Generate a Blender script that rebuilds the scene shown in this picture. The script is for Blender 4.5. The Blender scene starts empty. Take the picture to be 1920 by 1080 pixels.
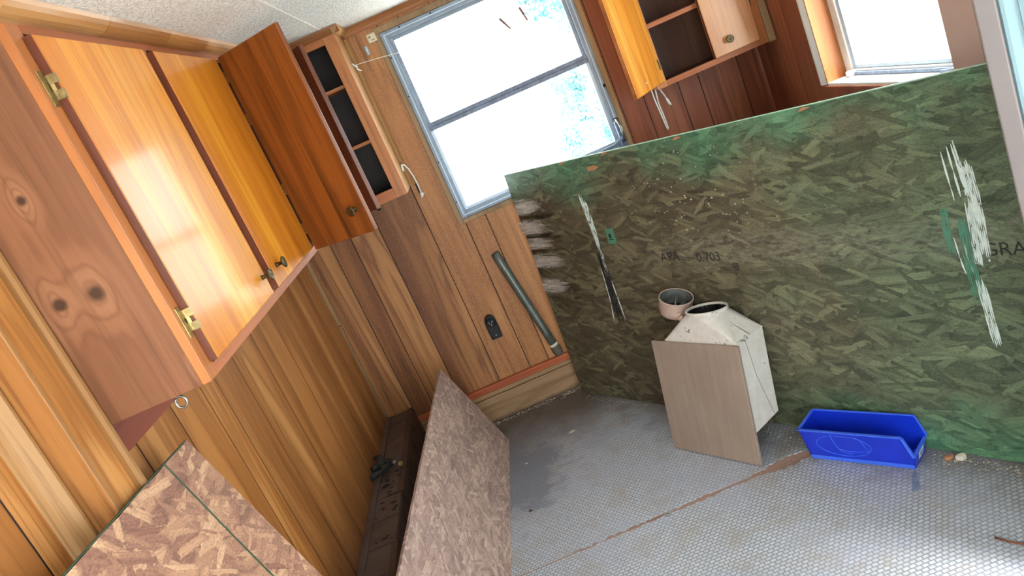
import bpy, math, random
from mathutils import Vector, Matrix
rnd = random.Random(7)
SC = bpy.context.scene
COL = SC.collection

# ------------------------------------------------------------------ camera, world, exposure
cam_d = bpy.data.cameras.new('camera'); cam = bpy.data.objects.new('camera', cam_d); COL.objects.link(cam)
RX = Vector((0.91672833, -0.08375458, -0.39063326)); RD = Vector((-0.39870603, -0.25384321, -0.88124748)); RF = Vector((-0.02535109, 0.96361237, -0.26609872))
m = Matrix.Identity(4)
for i in range(3):
    m[i][0] = RX[i]; m[i][1] = -RD[i]; m[i][2] = -RF[i]
m.translation = Vector((0.931, -3.5, 1.575))
cam.matrix_world = m
cam_d.sensor_width = 36.0; cam_d.lens = 1401.85 / 1920 * 36.0; cam_d.clip_start = 0.02; cam_d.clip_end = 200
SC.camera = cam
SC.view_settings.view_transform = 'Standard'; SC.view_settings.look = 'None'
SC.view_settings.gamma = 1.0; SC.view_settings.use_curve_mapping = False
SC.view_settings.exposure = 2.53
W = bpy.data.worlds.new('sky'); SC.world = W; W.use_nodes = True
bg = W.node_tree.nodes['Background']; bg.inputs[0].default_value = (0.90, 0.97, 1.0, 1); bg.inputs[1].default_value = 1.9
sun_d = bpy.data.lights.new('sun', 'SUN'); sun = bpy.data.objects.new('sun', sun_d); COL.objects.link(sun)
sun_d.energy = 3.2; sun_d.angle = math.radians(22); sun_d.color = (1.0, 0.99, 0.98)
sun.rotation_euler = Vector((-0.33, 0.42, -0.85)).to_track_quat('-Z', 'Y').to_euler()

# ------------------------------------------------------------------ mesh helpers
class MB:
    def __init__(s): s.v = []; s.f = []
    def add(s, vs, fs):
        b = len(s.v); s.v += [tuple(p) for p in vs]; s.f += [tuple(i + b for i in q) for q in fs]; return s
    def hexa(s, p): return s.add(p, [(0, 3, 2, 1), (4, 5, 6, 7), (0, 1, 5, 4), (1, 2, 6, 5), (2, 3, 7, 6), (3, 0, 4, 7)])
    def box(s, x0, x1, y0, y1, z0, z1):
        return s.hexa([(x0, y0, z0), (x1, y0, z0), (x1, y1, z0), (x0, y1, z0), (x0, y0, z1), (x1, y0, z1), (x1, y1, z1), (x0, y1, z1)])
    def prism(s, pts, off):
        n = len(pts); off = Vector(off); p = [Vector(q) for q in pts]
        return s.add(p + [q + off for q in p], [tuple(range(n - 1, -1, -1)), tuple(range(n, 2 * n))] + [(i, (i + 1) % n, n + (i + 1) % n, n + i) for i in range(n)])
    def tube(s, path, r, n=8, caps=True):
        path = [Vector(p) for p in path]; rings = []; up = None
        for i, p in enumerate(path):
            t = (path[min(i + 1, len(path) - 1)] - path[max(i - 1, 0)]).normalized()
            if up is None: up = t.orthogonal().normalized()
            up = (up - t * up.dot(t)).normalized(); b = t.cross(up)
            rr = r[i] if isinstance(r, (list, tuple)) else r
            rings.append([p + (up * math.cos(a) + b * math.sin(a)) * rr for a in [2 * math.pi * k / n for k in range(n)]])
        vs = [q for g in rings for q in g]; fs = []
        for i in range(len(rings) - 1):
            for k in range(n): fs.append((i * n + k, i * n + (k + 1) % n, (i + 1) * n + (k + 1) % n, (i + 1) * n + k))
        if caps: fs += [tuple(range(n - 1, -1, -1)), tuple(range((len(rings) - 1) * n, len(rings) * n))]
        return s.add(vs, fs)
    def lathe(s, o, axis, prof, n=24, closed=False, cap=True):
        o = Vector(o); a = Vector(axis).normalized(); e = a.orthogonal().normalized(); g = a.cross(e)
        vs = [o + a * h + (e * math.cos(t) + g * math.sin(t)) * r for r, h in prof for t in [2 * math.pi * k / n for k in range(n)]]
        fs = []; m_ = len(prof)
        for i in range(m_ if closed else m_ - 1):
            j = (i + 1) % m_
            for k in range(n): fs.append((i * n + k, i * n + (k + 1) % n, j * n + (k + 1) % n, j * n + k))
        if not closed and cap:
            if prof[0][0] > 1e-6: fs.append(tuple(range(n - 1, -1, -1)))
            if prof[-1][0] > 1e-6: fs.append(tuple(range((m_ - 1) * n, m_ * n)))
        return s.add(vs, fs)
    def ball(s, c, r, n=10, m_=6):
        return s.lathe(c, (0, 0, 1), [(max(1e-7, r * math.sin(math.pi * i / m_)), -r * math.cos(math.pi * i / m_)) for i in range(m_ + 1)], n)

def ring(a0, a1, b0, b1, t, y0, y1):
    return MB().box(a0, a0 + t, y0, y1, b0, b1).box(a1 - t, a1, y0, y1, b0, b1).box(a0 + t, a1 - t, y0, y1, b0, b0 + t).box(a0 + t, a1 - t, y0, y1, b1 - t, b1)
def obj(name, mb, mat, parent=None, bevel=0.0, smooth=False, frame=None, kind=None, label=None):
    me = bpy.data.meshes.new(name); me.from_pydata(mb.v, [], mb.f); me.update()
    import bmesh
    bm = bmesh.new(); bm.from_mesh(me); bmesh.ops.recalc_face_normals(bm, faces=bm.faces); bm.to_mesh(me); bm.free()
    o = bpy.data.objects.new(name, me); COL.objects.link(o)
    if mat: me.materials.append(mat)
    if smooth: me.polygons.foreach_set('use_smooth', [True] * len(me.polygons))
    if frame is not None: o.matrix_world = frame
    if parent is not None:
        o.parent = parent
        o.matrix_parent_inverse = parent_world(parent).inverted()
    if bevel:
        b = o.modifiers.new('bevel', 'BEVEL'); b.width = bevel; b.segments = 2; b.limit_method = 'ANGLE'
    if kind: o['kind'] = kind
    if label: o['label'] = label
    return o
WORLD = {}
def parent_world(o):
    if o.name in WORLD: return WORLD[o.name]
    return o.matrix_basis.copy() if o.parent is None else parent_world(o.parent) @ o.matrix_parent_inverse @ o.matrix_basis
def tag(o, label, cat, group=None):
    o['label'] = label; o['category'] = cat
    if group: o['group'] = group
    return o
def thing(name, label, cat, loc, group=None):
    o = bpy.data.objects.new(name, None); COL.objects.link(o); o.location = loc; o.empty_display_size = 0.1
    return tag(o, label, cat, group)
def frame(o, x, y, z):
    M = Matrix.Identity(4)
    for i in range(3): M[i][0] = x[i]; M[i][1] = y[i]; M[i][2] = z[i]; M[i][3] = o[i]
    return M

# ------------------------------------------------------------------ material helpers
def S(r, g, b):
    f = lambda c: (c / 255 / 12.92) if c / 255 <= 0.04045 else ((c / 255 + 0.055) / 1.055) ** 2.4
    return (f(r), f(g), f(b), 1)
class NT:
    def __init__(s, name, rough=0.6, metal=0.0, spec=0.5, coat=0.0):
        s.m = bpy.data.materials.new(name); s.m.use_nodes = True; s.t = s.m.node_tree; s.n = s.t.nodes; s.l = s.t.links
        s.p = s.n['Principled BSDF']; s.p.inputs['Roughness'].default_value = rough; s.p.inputs['Metallic'].default_value = metal
        s.p.inputs['Specular IOR Level'].default_value = spec; s.p.inputs['Coat Weight'].default_value = coat; s.p.inputs['Coat Roughness'].default_value = 0.12
        s._c = None
    def lk(s, a, b): s.l.new(a, b)
    def inp(s, sock, v):
        if hasattr(v, 'is_output') or isinstance(v, bpy.types.NodeSocket): s.lk(v, sock)
        else: sock.default_value = v
    def coords(s, rand=False):
        c = s.n.new('ShaderNodeTexCoord').outputs['Object']
        if rand:
            oi = s.n.new('ShaderNodeObjectInfo'); v = s.n.new('ShaderNodeVectorMath'); v.operation = 'MULTIPLY'
            cx = s.n.new('ShaderNodeCombineXYZ')
            for k in range(3): s.lk(oi.outputs['Random'], cx.inputs[k])
            s.lk(cx.outputs[0], v.inputs[0]); v.inputs[1].default_value = (31.7, 17.3, 23.9)
            c = s.vm('ADD', c, v.outputs[0])
        return c
    def vm(s, op, a, b=None):
        v = s.n.new('ShaderNodeVectorMath'); v.operation = op; s.inp(v.inputs[0], a)
        if b is not None: s.inp(v.inputs[1], b)
        return v.outputs['Value'] if op in ('LENGTH', 'DISTANCE', 'DOT_PRODUCT') else v.outputs[0]
    def mt(s, op, a, b=None, c=None, clamp=False):
        v = s.n.new('ShaderNodeMath'); v.operation = op; v.use_clamp = clamp; s.inp(v.inputs[0], a)
        if b is not None: s.inp(v.inputs[1], b)
        if c is not None: s.inp(v.inputs[2], c)
        return v.outputs[0]
    def map(s, vec, rot=(0, 0, 0), scale=(1, 1, 1), loc=(0, 0, 0)):
        v = s.n.new('ShaderNodeMapping'); s.lk(vec, v.inputs[0]); v.inputs['Location'].default_value = loc
        v.inputs['Rotation'].default_value = rot; v.inputs['Scale'].default_value = scale; return v.outputs[0]
    def noise(s, vec, scale=1, detail=4, rough=0.55, dist=0.0):
        v = s.n.new('ShaderNodeTexNoise'); s.lk(vec, v.inputs['Vector']); v.inputs['Scale'].default_value = scale
        v.inputs['Detail'].default_value = detail; v.inputs['Roughness'].default_value = rough; v.inputs['Distortion'].default_value = dist
        return v.outputs['Fac']
    def vor(s, vec, scale=1, feature='F1', out='Color'):
        v = s.n.new('ShaderNodeTexVoronoi'); v.feature = feature; s.lk(vec, v.inputs['Vector']); v.inputs['Scale'].default_value = scale
        return v.outputs[out]
    def ramp(s, fac, stops, interp='LINEAR'):
        v = s.n.new('ShaderNodeValToRGB'); s.lk(fac, v.inputs[0]); e = v.color_ramp.elements; v.color_ramp.interpolation = interp
        while len(e) < len(stops): e.new(0.5)
        for q, (p, c) in zip(e, stops): q.position = p; q.color = c
        return v.outputs[0]
    def smooth(s, x, a, b):
        v = s.n.new('ShaderNodeMapRange'); v.interpolation_type = 'SMOOTHSTEP'; s.inp(v.inputs[0], x)
        v.inputs[1].default_value = a; v.inputs[2].default_value = b; v.inputs[3].default_value = 0; v.inputs[4].default_value = 1
        return v.outputs[0]
    def mix(s, fac, a, b, mode='MIX'):
        v = s.n.new('ShaderNodeMix'); v.data_type = 'RGBA'; v.blend_type = mode; s.inp(v.inputs[0], fac); s.inp(v.inputs[6], a); s.inp(v.inputs[7], b)
        return v.outputs[2]
    def sep(s, vec):
        v = s.n.new('ShaderNodeSeparateXYZ'); s.lk(vec, v.inputs[0]); return v.outputs
    def color(s, c): s.inp(s.p.inputs['Base Color'], c)
    def bump(s, h, strength=0.3, dist=0.002):
        v = s.n.new('ShaderNodeBump'); s.lk(h, v.inputs['Height']); v.inputs['Strength'].default_value = strength; v.inputs['Distance'].default_value = dist
        s.lk(v.outputs[0], s.p.inputs['Normal'])

def plain(name, c, rough=0.5, metal=0.0, var=0.12, scale=25, spec=0.5, coat=0.0, bump=0.0):
    t = NT(name, rough, metal, spec, coat); v = t.coords(); n = t.noise(v, scale, 4)
    d = tuple(x * (1 - var) for x in c[:3]) + (1,); e = tuple(min(1, x * (1 + var)) for x in c[:3]) + (1,)
    t.color(t.ramp(n, [(0.3, d), (0.7, e)]))
    if bump: t.bump(n, bump)
    return t.m

def wood(name, dark, mid, light, axis=2, rough=0.45, coat=0.0, strips=0.0, strip_axis=1, knots=(), streak=0.3, rings=0.3, soot=None, rand=True, gs=1.0, speckle=0.0):
    t = NT(name, rough, 0, 0.4, coat); raw = t.coords(); v = t.coords(rand) if rand else raw
    sc = [9 * gs] * 3; sc[axis] = 0.7 * gs
    lowv = t.map(v, scale=sc); low = t.noise(lowv, 0.55, 3, 0.5, 0.6)
    core = None
    for (kx, ky, kz, r) in knots:
        dv = t.vm('SUBTRACT', raw, (kx, ky, kz)); a = [1, 1, 1]; a[axis] = 0.55; dv2 = t.vm('MULTIPLY', dv, tuple(a)); d = t.vm('LENGTH', dv2)
        g = t.mt('POWER', 2.718, t.mt('MULTIPLY', t.mt('MULTIPLY', d, d), -1.0 / (r * r * 3.6)))
        low = t.mt('ADD', low, t.mt('MULTIPLY', g, 0.26))
        c = t.smooth(t.mt('ADD', t.vm('LENGTH', dv), t.mt('MULTIPLY', t.noise(raw, 60, 3), r * 0.5)), r * 1.5, r * 0.7)
        core = c if core is None else t.mt('MAXIMUM', core, c)
    ring = t.mt('MULTIPLY_ADD', t.mt('SINE', t.mt('MULTIPLY', low, 58)), 0.5, 0.5)
    ring = t.mt('POWER', ring, 3.0)
    fs = [70 * gs] * 3; fs[axis] = 2.2 * gs
    fine = t.noise(t.map(v, scale=fs), 1.0, 5, 0.6, 0.3)
    base = t.ramp(low, [(0.28, dark), (0.5, mid), (0.72, light)])
    if strips:
        sp = t.sep(raw)[strip_axis]; cell = t.mt('FLOOR', t.mt('DIVIDE', sp, strips))
        wn = t.n.new('ShaderNodeTexWhiteNoise'); wn.noise_dimensions = '1D'; t.lk(cell, wn.inputs['W'])
        base = t.mix(t.mt('MULTIPLY', wn.outputs['Value'], 0.55), base, dark)
    col = t.mix(t.mt('MULTIPLY', ring, rings), base, dark)
    col = t.mix(t.smooth(fine, 0.42, 0.25), col, tuple(x * 0.72 for x in dark[:3]) + (1,), 'MIX') if False else t.mix(t.mt('MULTIPLY', t.smooth(fine, 0.52, 0.3), 0.55), col, tuple(x * 0.7 for x in dark[:3]) + (1,))
    if streak:
        ss = [16 * gs] * 3; ss[axis] = 0.9 * gs
        st = t.smooth(t.noise(t.map(v, scale=ss, loc=(5, 3, 1)), 1.0, 6, 0.65, 1.2), 0.56, 0.72)
        col = t.mix(t.mt('MULTIPLY', st, streak), col, tuple(x * 0.38 for x in dark[:3]) + (1,))
    if core is not None: col = t.mix(t.mt('MULTIPLY', core, 0.92), col, tuple(x * 0.3 for x in dark[:3]) + (1,))
    if speckle:
        sk = t.smooth(t.noise(v, 140, 3, 0.6), 0.45, 0.7); col = t.mix(t.mt('MULTIPLY', sk, speckle), col, light)
    if soot:                                # water stain / dirt rising from the foot of the board
        z = t.sep(raw)[2]; k = t.mt('MULTIPLY_ADD', t.noise(t.map(raw, scale=(14, 14, 2)), 1, 5), 0.9, t.mt('MULTIPLY', z, -1.0 / soot[1]))
        col = t.mix(t.mt('MULTIPLY', t.smooth(k, -0.05, 0.5), soot[2]), col, soot[0])
    t.color(col); t.bump(fine, 0.12, 0.001)
    rr = t.mt('MULTIPLY_ADD', fine, 0.25, rough - 0.1); t.lk(rr, t.p.inputs['Roughness'])
    return t.m

def osb(name, cols, edge, green=None, rough=0.75, size=0.85, spread=1.0, fine=0.4):
    t = NT(name, rough, 0, 0.4); raw = t.coords(); s = t.sep(raw)
    def warp(sc, amp):
        w = t.n.new('ShaderNodeTexNoise'); t.lk(raw, w.inputs['Vector']); w.inputs['Scale'].default_value = sc; w.inputs['Detail'].default_value = 4; w.inputs['Roughness'].default_value = 0.6
        return t.vm('MULTIPLY', t.vm('SUBTRACT', w.outputs['Color'], (0.5, 0.5, 0.5)), (amp, amp, 0))
    flat = t.vm('MULTIPLY', t.vm('ADD', t.vm('ADD', raw, warp(7, 0.016)), warp(90, 0.005)), (1, 1, 0))
    col = None; hgt = None
    specs = [(0.1, 8, 30), (-0.35, 9, 36), (0.45, 10, 34), (-0.1, 7, 44), (1.1, 11, 46), (0.2, 9, 60), (-0.75, 12, 62), (-0.2, 10, 84), (0.65, 14, 90)]
    for k, (ang, a, b) in enumerate(specs):
        mv = t.map(t.map(flat, rot=(0, 0, ang * spread), loc=(k * 3.7, k * 1.9, 0)), scale=(a / size, b / size, 1))
        c = t.n.new('ShaderNodeSeparateColor'); vn = t.n.new('ShaderNodeTexVoronoi'); t.lk(mv, vn.inputs['Vector']); vn.inputs['Scale'].default_value = 1; vn.voronoi_dimensions = '2D'; vn.distance = 'CHEBYCHEV'
        t.lk(vn.outputs['Color'], c.inputs[0])
        gr = t.noise(t.map(mv, scale=(0.5, 6, 1)), 1, 5, 0.7)
        r = t.mt('MULTIPLY_ADD', gr, 0.8, t.mt('MULTIPLY_ADD', c.outputs[1], 0.6, -0.2))
        lc = t.ramp(r, [(i / (len(cols) - 1), q) for i, q in enumerate(cols)])
        lc = t.mix(t.mt('MULTIPLY', t.smooth(vn.outputs['Distance'], 0.30, 0.52), 0.45), lc, edge)
        if col is None: col = lc; hgt = r
        else:
            show = t.mt('MULTIPLY', t.mt('GREATER_THAN', c.outputs[0], 0.66 if k < 5 else 0.72), t.smooth(vn.outputs['Distance'], 0.50, 0.44))
            col = t.mix(show, col, lc); hgt = t.mt('MULTIPLY_ADD', t.mt('SUBTRACT', r, hgt), show, hgt)
    crk = t.mt('MULTIPLY', t.smooth(t.noise(t.map(flat, scale=(26, 85, 1)), 1, 7, 0.8, 2.0), 0.57, 0.66), t.smooth(t.noise(flat, 5, 3), 0.35, 0.6))
    col = t.mix(t.mt('MULTIPLY', crk, 0.85), col, edge)
    pale = t.smooth(t.noise(t.map(flat, rot=(0, 0, 0.35 * spread), scale=(24, 170, 1)), 1, 6, 0.75, 0.8), 0.60, 0.72)
    col = t.mix(t.mt('MULTIPLY', pale, 0.3 + 0.4 * fine), col, cols[-1])
    pale2 = t.smooth(t.noise(t.map(flat, rot=(0, 0, -0.7 * spread), scale=(30, 190, 1)), 1, 6, 0.75, 0.8), 0.62, 0.72)
    col = t.mix(t.mt('MULTIPLY', pale2, 0.25 + 0.4 * fine), col, cols[-1])
    grit = t.noise(t.map(raw, scale=(0.5, 1, 1)), 240, 3, 0.75); col = t.mix(t.mt('MULTIPLY', t.smooth(grit, 0.5, 0.68), 0.5), col, edge); col = t.mix(t.mt('MULTIPLY', t.smooth(grit, 0.44, 0.3), 0.35), col, cols[-1])
    if green:
        big = t.noise(flat, 3.2, 4, 0.6)
        # sprayed green: along the top edge, over the right end and the lower right corner
        top = t.smooth(t.mt('MULTIPLY_ADD', big, 0.5, t.mt('SUBTRACT', s[1], 0.25)), 0.92, 1.22)
        right = t.smooth(t.mt('MULTIPLY_ADD', big, 1.2, s[0]), 1.55, 2.9)
        low = t.mt('MULTIPLY', t.smooth(t.mt('MULTIPLY_ADD', big, 0.4, s[1]), 0.5, 0.2), t.smooth(s[0], 0.9, 1.7))
        msk = t.mt('MAXIMUM', t.mt('MAXIMUM', t.mt('MULTIPLY', top, 0.85), t.mt('MULTIPLY', right, 0.36)), t.mt('MULTIPLY', low, 0.75))
        hv = t.n.new('ShaderNodeRGBToBW'); t.lk(col, hv.inputs[0])
        gcol = t.mix(t.mt('MULTIPLY', hv.outputs[0], 5.0, clamp=True), green[0], green[1])
        col = t.mix(msk, col, gcol)
        # paint specks
        dots = t.smooth(t.vor(t.vm('MULTIPLY', flat, (1, 1.3, 1)), 55, 'F1', 'Distance'), 0.24, 0.14)
        zone = t.smooth(t.mt('ADD', t.vm('LENGTH', t.vm('MULTIPLY', t.vm('SUBTRACT', raw, (1.05, 0.9, 0)), (1.5, 2.0, 0))), t.mt('MULTIPLY', t.noise(flat, 9, 3), 0.6)), 0.95, 0.35)
        rz = t.smooth(t.noise(flat, 34, 2), 0.50, 0.58)
        col = t.mix(t.mt('MULTIPLY', t.mt('MULTIPLY', dots, zone), rz), col, S(205, 200, 185))
        # scuffed grey band of worn print
        band = t.mt('MULTIPLY', t.smooth(t.mt('ABSOLUTE', t.mt('SUBTRACT', s[1], 0.70)), 0.10, 0.02), t.smooth(t.noise(t.map(flat, scale=(30, 90, 1)), 1, 5, 0.7), 0.42, 0.62))
        col = t.mix(t.mt('MULTIPLY', band, t.mt('MULTIPLY', t.smooth(s[0], 0.4, 1.1), 0.35)), col, S(150, 146, 132))
    t.color(col); t.bump(t.mt('ADD', hgt, t.mt('MULTIPLY', crk, -0.6)), 0.35, 0.0015)
    return t.m

# ------------------------------------------------------------------ materials
M = {}
M['back'] = wood('paneling_brown', S(106, 62, 32), S(150, 98, 54), S(186, 134, 82), streak=0.95, rings=0.7, soot=(S(70, 40, 24), 0.5, 0.6), rough=0.5, speckle=0.2)
M['back_light'] = wood('paneling_tan', S(138, 86, 46), S(178, 122, 72), S(206, 156, 102), streak=0.6, rings=0.55, soot=(S(112, 84, 64), 0.3, 0.35), rough=0.5, speckle=0.3)
M['left'] = wood('paneling_stained', S(124, 76, 36), S(164, 108, 56), S(194, 142, 84), streak=0.9, rings=0.55, soot=(S(82, 40, 18), 1.25, 0.75), rough=0.42)
M['honey'] = wood('paneling_honey', S(140, 86, 40), S(178, 118, 60), S(202, 146, 86), streak=0.25, rings=0.6, rough=0.4)
M['red'] = wood('paneling_red', S(116, 60, 40), S(146, 82, 54), S(166, 102, 72), streak=0.4, rings=0.3, rough=0.42)
M['groove'] = plain('groove_dark', S(46, 30, 22), 0.8)
M['door'] = wood('honey_lacquer', S(188, 104, 22), S(222, 146, 40), S(238, 178, 70), rough=0.40, coat=0.22, strips=0.085, streak=0.15, rings=0.45)
M['door_l'] = wood('honey_lacquer_leaf', S(188, 104, 30), S(222, 148, 54), S(236, 176, 84), axis=1, rough=0.40, coat=0.2, streak=0.12, rings=0.5)
M['door_shaded'] = wood('shaded_honey_lacquer', S(96, 48, 18), S(138, 76, 28), S(164, 98, 42), axis=1, rough=0.4, coat=0.15, streak=0.6, rings=0.6)  # honey lacquer darkened: shade on the open door is put into its colour
M['door_glare'] = wood('glare_lacquer', S(168, 102, 54), S(194, 134, 80), S(208, 158, 104), rough=0.36, coat=0.4, streak=0.15, rings=0.35)  # lacquer made paler: reflected light on the closed door is put into its colour
M['door_edge'] = wood('dark_door_edge', S(84, 40, 24), S(112, 60, 38), S(128, 72, 46), rough=0.4, coat=0.2)
M['frame'] = wood('orange_frame', S(146, 80, 38), S(174, 106, 54), S(192, 128, 76), rough=0.42, coat=0.15, streak=0.25)
M['frame_h'] = wood('orange_rail', S(142, 76, 40), S(170, 100, 60), S(188, 122, 80), axis=1, rough=0.45, streak=0.2)
M['rail_x'] = wood('rail_wood', S(150, 82, 42), S(178, 108, 60), S(196, 132, 82), axis=0, rough=0.45, streak=0.2)
M['pine'] = wood('knotty_pine', S(104, 62, 38), S(140, 92, 62), S(156, 108, 76), rough=0.5, rings=0.4, streak=0.12, rand=False,
                 knots=[(0.134, -2.135, 1.507, 0.015), (0.202, -2.135, 1.501, 0.017), (0.175, -2.135, 1.696, 0.010), (0.295, -2.135, 1.299, 0.006)], gs=0.8)
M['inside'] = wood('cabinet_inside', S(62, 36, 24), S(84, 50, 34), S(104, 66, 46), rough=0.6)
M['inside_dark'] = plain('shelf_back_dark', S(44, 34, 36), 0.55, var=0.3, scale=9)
M['inside_red'] = wood('door_outer_red', S(84, 42, 24), S(108, 56, 34), S(126, 72, 46), axis=1, rough=0.4, coat=0.2)
M['crown'] = wood('tan_molding', S(132, 84, 42), S(164, 112, 60), S(190, 144, 92), axis=1, rough=0.42, coat=0.2, streak=0.5, rings=0.15, speckle=0.25)
M['crown_x'] = wood('tan_molding_x', S(134, 84, 48), S(160, 106, 64), S(180, 132, 88), axis=0, rough=0.45, coat=0.15, streak=0.3, rings=0.15)
M['strip'] = wood('pale_strip', S(134, 92, 52), S(162, 120, 74), S(186, 148, 100), rough=0.4, streak=0.3, rings=0.15)
M['strip_dark'] = wood('grey_strip', S(120, 92, 60), S(148, 118, 82), S(166, 136, 98), rough=0.5, streak=0.35)
M['cleat'] = wood('red_cleat', S(112, 52, 36), S(134, 68, 48), S(146, 82, 60), axis=1, rough=0.45, streak=0.2, rings=0.15)
M['cap'] = wood('cap_rail', S(140, 62, 30), S(172, 86, 46), S(190, 112, 74), axis=0, rough=0.55, streak=0.5, soot=None)
M['base'] = wood('base_board', S(122, 92, 62), S(150, 118, 84), S(170, 140, 106), axis=0, rough=0.55, rings=0.65, streak=0.25, soot=(S(52, 40, 34), 0.05, 0.7))
M['alu'] = plain('aluminium', S(128, 142, 158), 0.5, 0.15, var=0.14, scale=18)
M['alu_light'] = plain('bright_aluminium', S(176, 192, 208), 0.42, 0.2, var=0.08)
M['alu_grey'] = plain('grey_rail', S(112, 126, 150), 0.6, 0.0, var=0.3, scale=40)
M['white'] = plain('white_paint', S(226, 224, 218), 0.5, var=0.06)
M['cream'] = plain('cream_plastic', S(214, 204, 176), 0.45, var=0.08)
M['steel'] = plain('dull_steel', S(150, 148, 142), 0.35, 0.85, var=0.2)
M['brass'] = plain('aged_brass', S(158, 138, 92), 0.35, 0.8, var=0.35, scale=90)
M['knob'] = plain('bronze_knob', S(86, 76, 50), 0.36, 0.7, var=0.4, scale=120)
M['dark'] = plain('black_rubber', S(17, 18, 20), 0.6, var=0.2, spec=0.3)
M['black'] = plain('black_plastic', S(13, 14, 18), 0.4, var=0.15, spec=0.3)
M['cord'] = plain('white_cord', S(228, 226, 220), 0.8, var=0.05)
M['blue'] = plain('blue_plastic', S(18, 48, 190), 0.32, var=0.1, scale=12, coat=0.15)
M['blue_edge'] = plain('blue_plastic_rim', S(62, 104, 226), 0.35, var=0.06)
M['label'] = plain('label_white', S(206, 214, 226), 0.5, var=0.05)
M['pipe'] = plain('galvanised_pipe', S(104, 112, 106), 0.42, 0.55, var=0.25, scale=30)
M['pipe_cap'] = plain('dark_grey_cap', S(84, 80, 70), 0.7, var=0.2)
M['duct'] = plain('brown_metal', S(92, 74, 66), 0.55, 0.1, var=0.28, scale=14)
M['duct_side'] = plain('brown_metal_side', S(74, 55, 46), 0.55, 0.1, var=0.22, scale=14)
M['soot'] = plain('sooty_fitting', S(46, 46, 42), 0.6, 0.4, var=0.4, scale=60)
M['can'] = plain('can_paint', S(196, 170, 156), 0.5, var=0.18, scale=22)
M['can_in'] = plain('can_inside', S(92, 94, 90), 0.6, 0.2, var=0.5, scale=35)
M['chalk'] = plain('chalk', S(206, 198, 184), 0.9, var=0.15)
M['green_edge'] = plain('green_painted_edge', S(44, 72, 48), 0.6, var=0.35, scale=40)
M['pale_green_edge'] = plain('pale_green_edge', S(150, 186, 158), 0.6, var=0.2, scale=30)
M['sticker'] = plain('green_sticker', S(74, 128, 104), 0.5, var=0.12)
M['ink'] = plain('ink', S(40, 40, 36), 0.8)
M['ink_white'] = plain('scraped_white', S(206, 222, 214), 0.6, var=0.1, scale=60)
M['tape'] = plain('black_tape_residue', S(34, 36, 40), 0.5, var=0.4, scale=70)
M['chip_wood'] = plain('splinter_wood', S(176, 122, 86), 0.7)
M['doorslab'] = plain('pale_blue_door', S(118, 146, 154), 0.5, var=0.1, scale=4)
M['doorstile'] = plain('greybrown_stile', S(114, 106, 104), 0.5, var=0.06, scale=4)
M['casing'] = plain('pinkish_casing', S(186, 150, 134), 0.5, var=0.08, scale=6)
M['subfloor'] = wood('subfloor_ply', S(128, 98, 84), S(156, 126, 112), S(178, 152, 138), axis=0, rough=0.8, streak=0.5)
M['debris'] = plain('plaster_crumbs', S(176, 160, 140), 0.9, var=0.35, scale=200)

def floor_mat():
    t = NT('patterned_vinyl', 0.42, 0, 0.45); raw = t.coords(); s = t.sep(raw)
    br = t.n.new('ShaderNodeTexBrick'); t.lk(t.map(raw, rot=(0, 0, 0.0)), br.inputs['Vector']); br.offset = 0.5; br.squash = 1.0
    br.inputs['Scale'].default_value = 1.0; br.inputs['Brick Width'].default_value = 0.0185; br.inputs['Row Height'].default_value = 0.0135; br.inputs['Mortar Size'].default_value = 0.0026
    br.inputs['Mortar Smooth'].default_value = 0.5
    br.inputs['Color1'].default_value = S(190, 196, 202); br.inputs['Color2'].default_value = S(176, 180, 184); br.inputs['Mortar'].default_value = S(132, 136, 144)
    n = t.noise(raw, 3.0, 5, 0.6); n2 = t.noise(raw, 9, 5, 0.65); n3 = t.noise(raw, 60, 4, 0.7)
    col = br.outputs['Color']
    col = t.mix(t.mt('MULTIPLY', t.smooth(n2, 0.45, 0.7), 0.5), col, S(150, 140, 124))
    col = t.mix(t.mt('MULTIPLY', t.smooth(n3, 0.5, 0.75), 0.35), col, S(112, 104, 96))
    col = t.mix(t.mt('MULTIPLY', t.smooth(n, 0.42, 0.62), 0.35), col, S(160, 166, 184))
    # brown dirt and painted light falloff along the back wall, dirt at the sheet's foot
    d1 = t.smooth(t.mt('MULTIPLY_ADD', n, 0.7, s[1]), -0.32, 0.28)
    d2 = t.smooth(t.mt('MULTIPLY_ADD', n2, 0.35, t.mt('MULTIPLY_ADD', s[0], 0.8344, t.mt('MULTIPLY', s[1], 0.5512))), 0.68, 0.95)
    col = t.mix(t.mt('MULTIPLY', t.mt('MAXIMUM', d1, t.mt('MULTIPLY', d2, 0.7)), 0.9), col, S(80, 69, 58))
    # worn blue-grey patch where the pattern is rubbed off
    d = t.vm('LENGTH', t.vm('MULTIPLY', t.vm('SUBTRACT', raw, (0.56, -0.62, 0)), (3.0, 1.9, 0)))
    w = t.smooth(t.mt('MULTIPLY_ADD', n2, 1.3, t.mt('MULTIPLY_ADD', n3, 0.3, d)), 1.55, 1.2)
    col = t.mix(t.mt('MULTIPLY', w, 0.8), col, t.mix(n3, S(92, 94, 104), S(124, 128, 140)))
    sc = t.smooth(t.noise(t.map(raw, rot=(0, 0, 0.5), scale=(90, 5, 1)), 1, 4, 0.7), 0.62, 0.7)
    col = t.mix(t.mt('MULTIPLY', t.mt('MULTIPLY', sc, w), 0.4), col, S(190, 190, 190))
    t.color(col); t.bump(t.mt('ADD', t.mt('MULTIPLY', br.outputs['Fac'], -1.0), t.mt('MULTIPLY', n3, 0.5)), 0.35, 0.0012)
    return t.m
M['vinyl'] = floor_mat()
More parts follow.
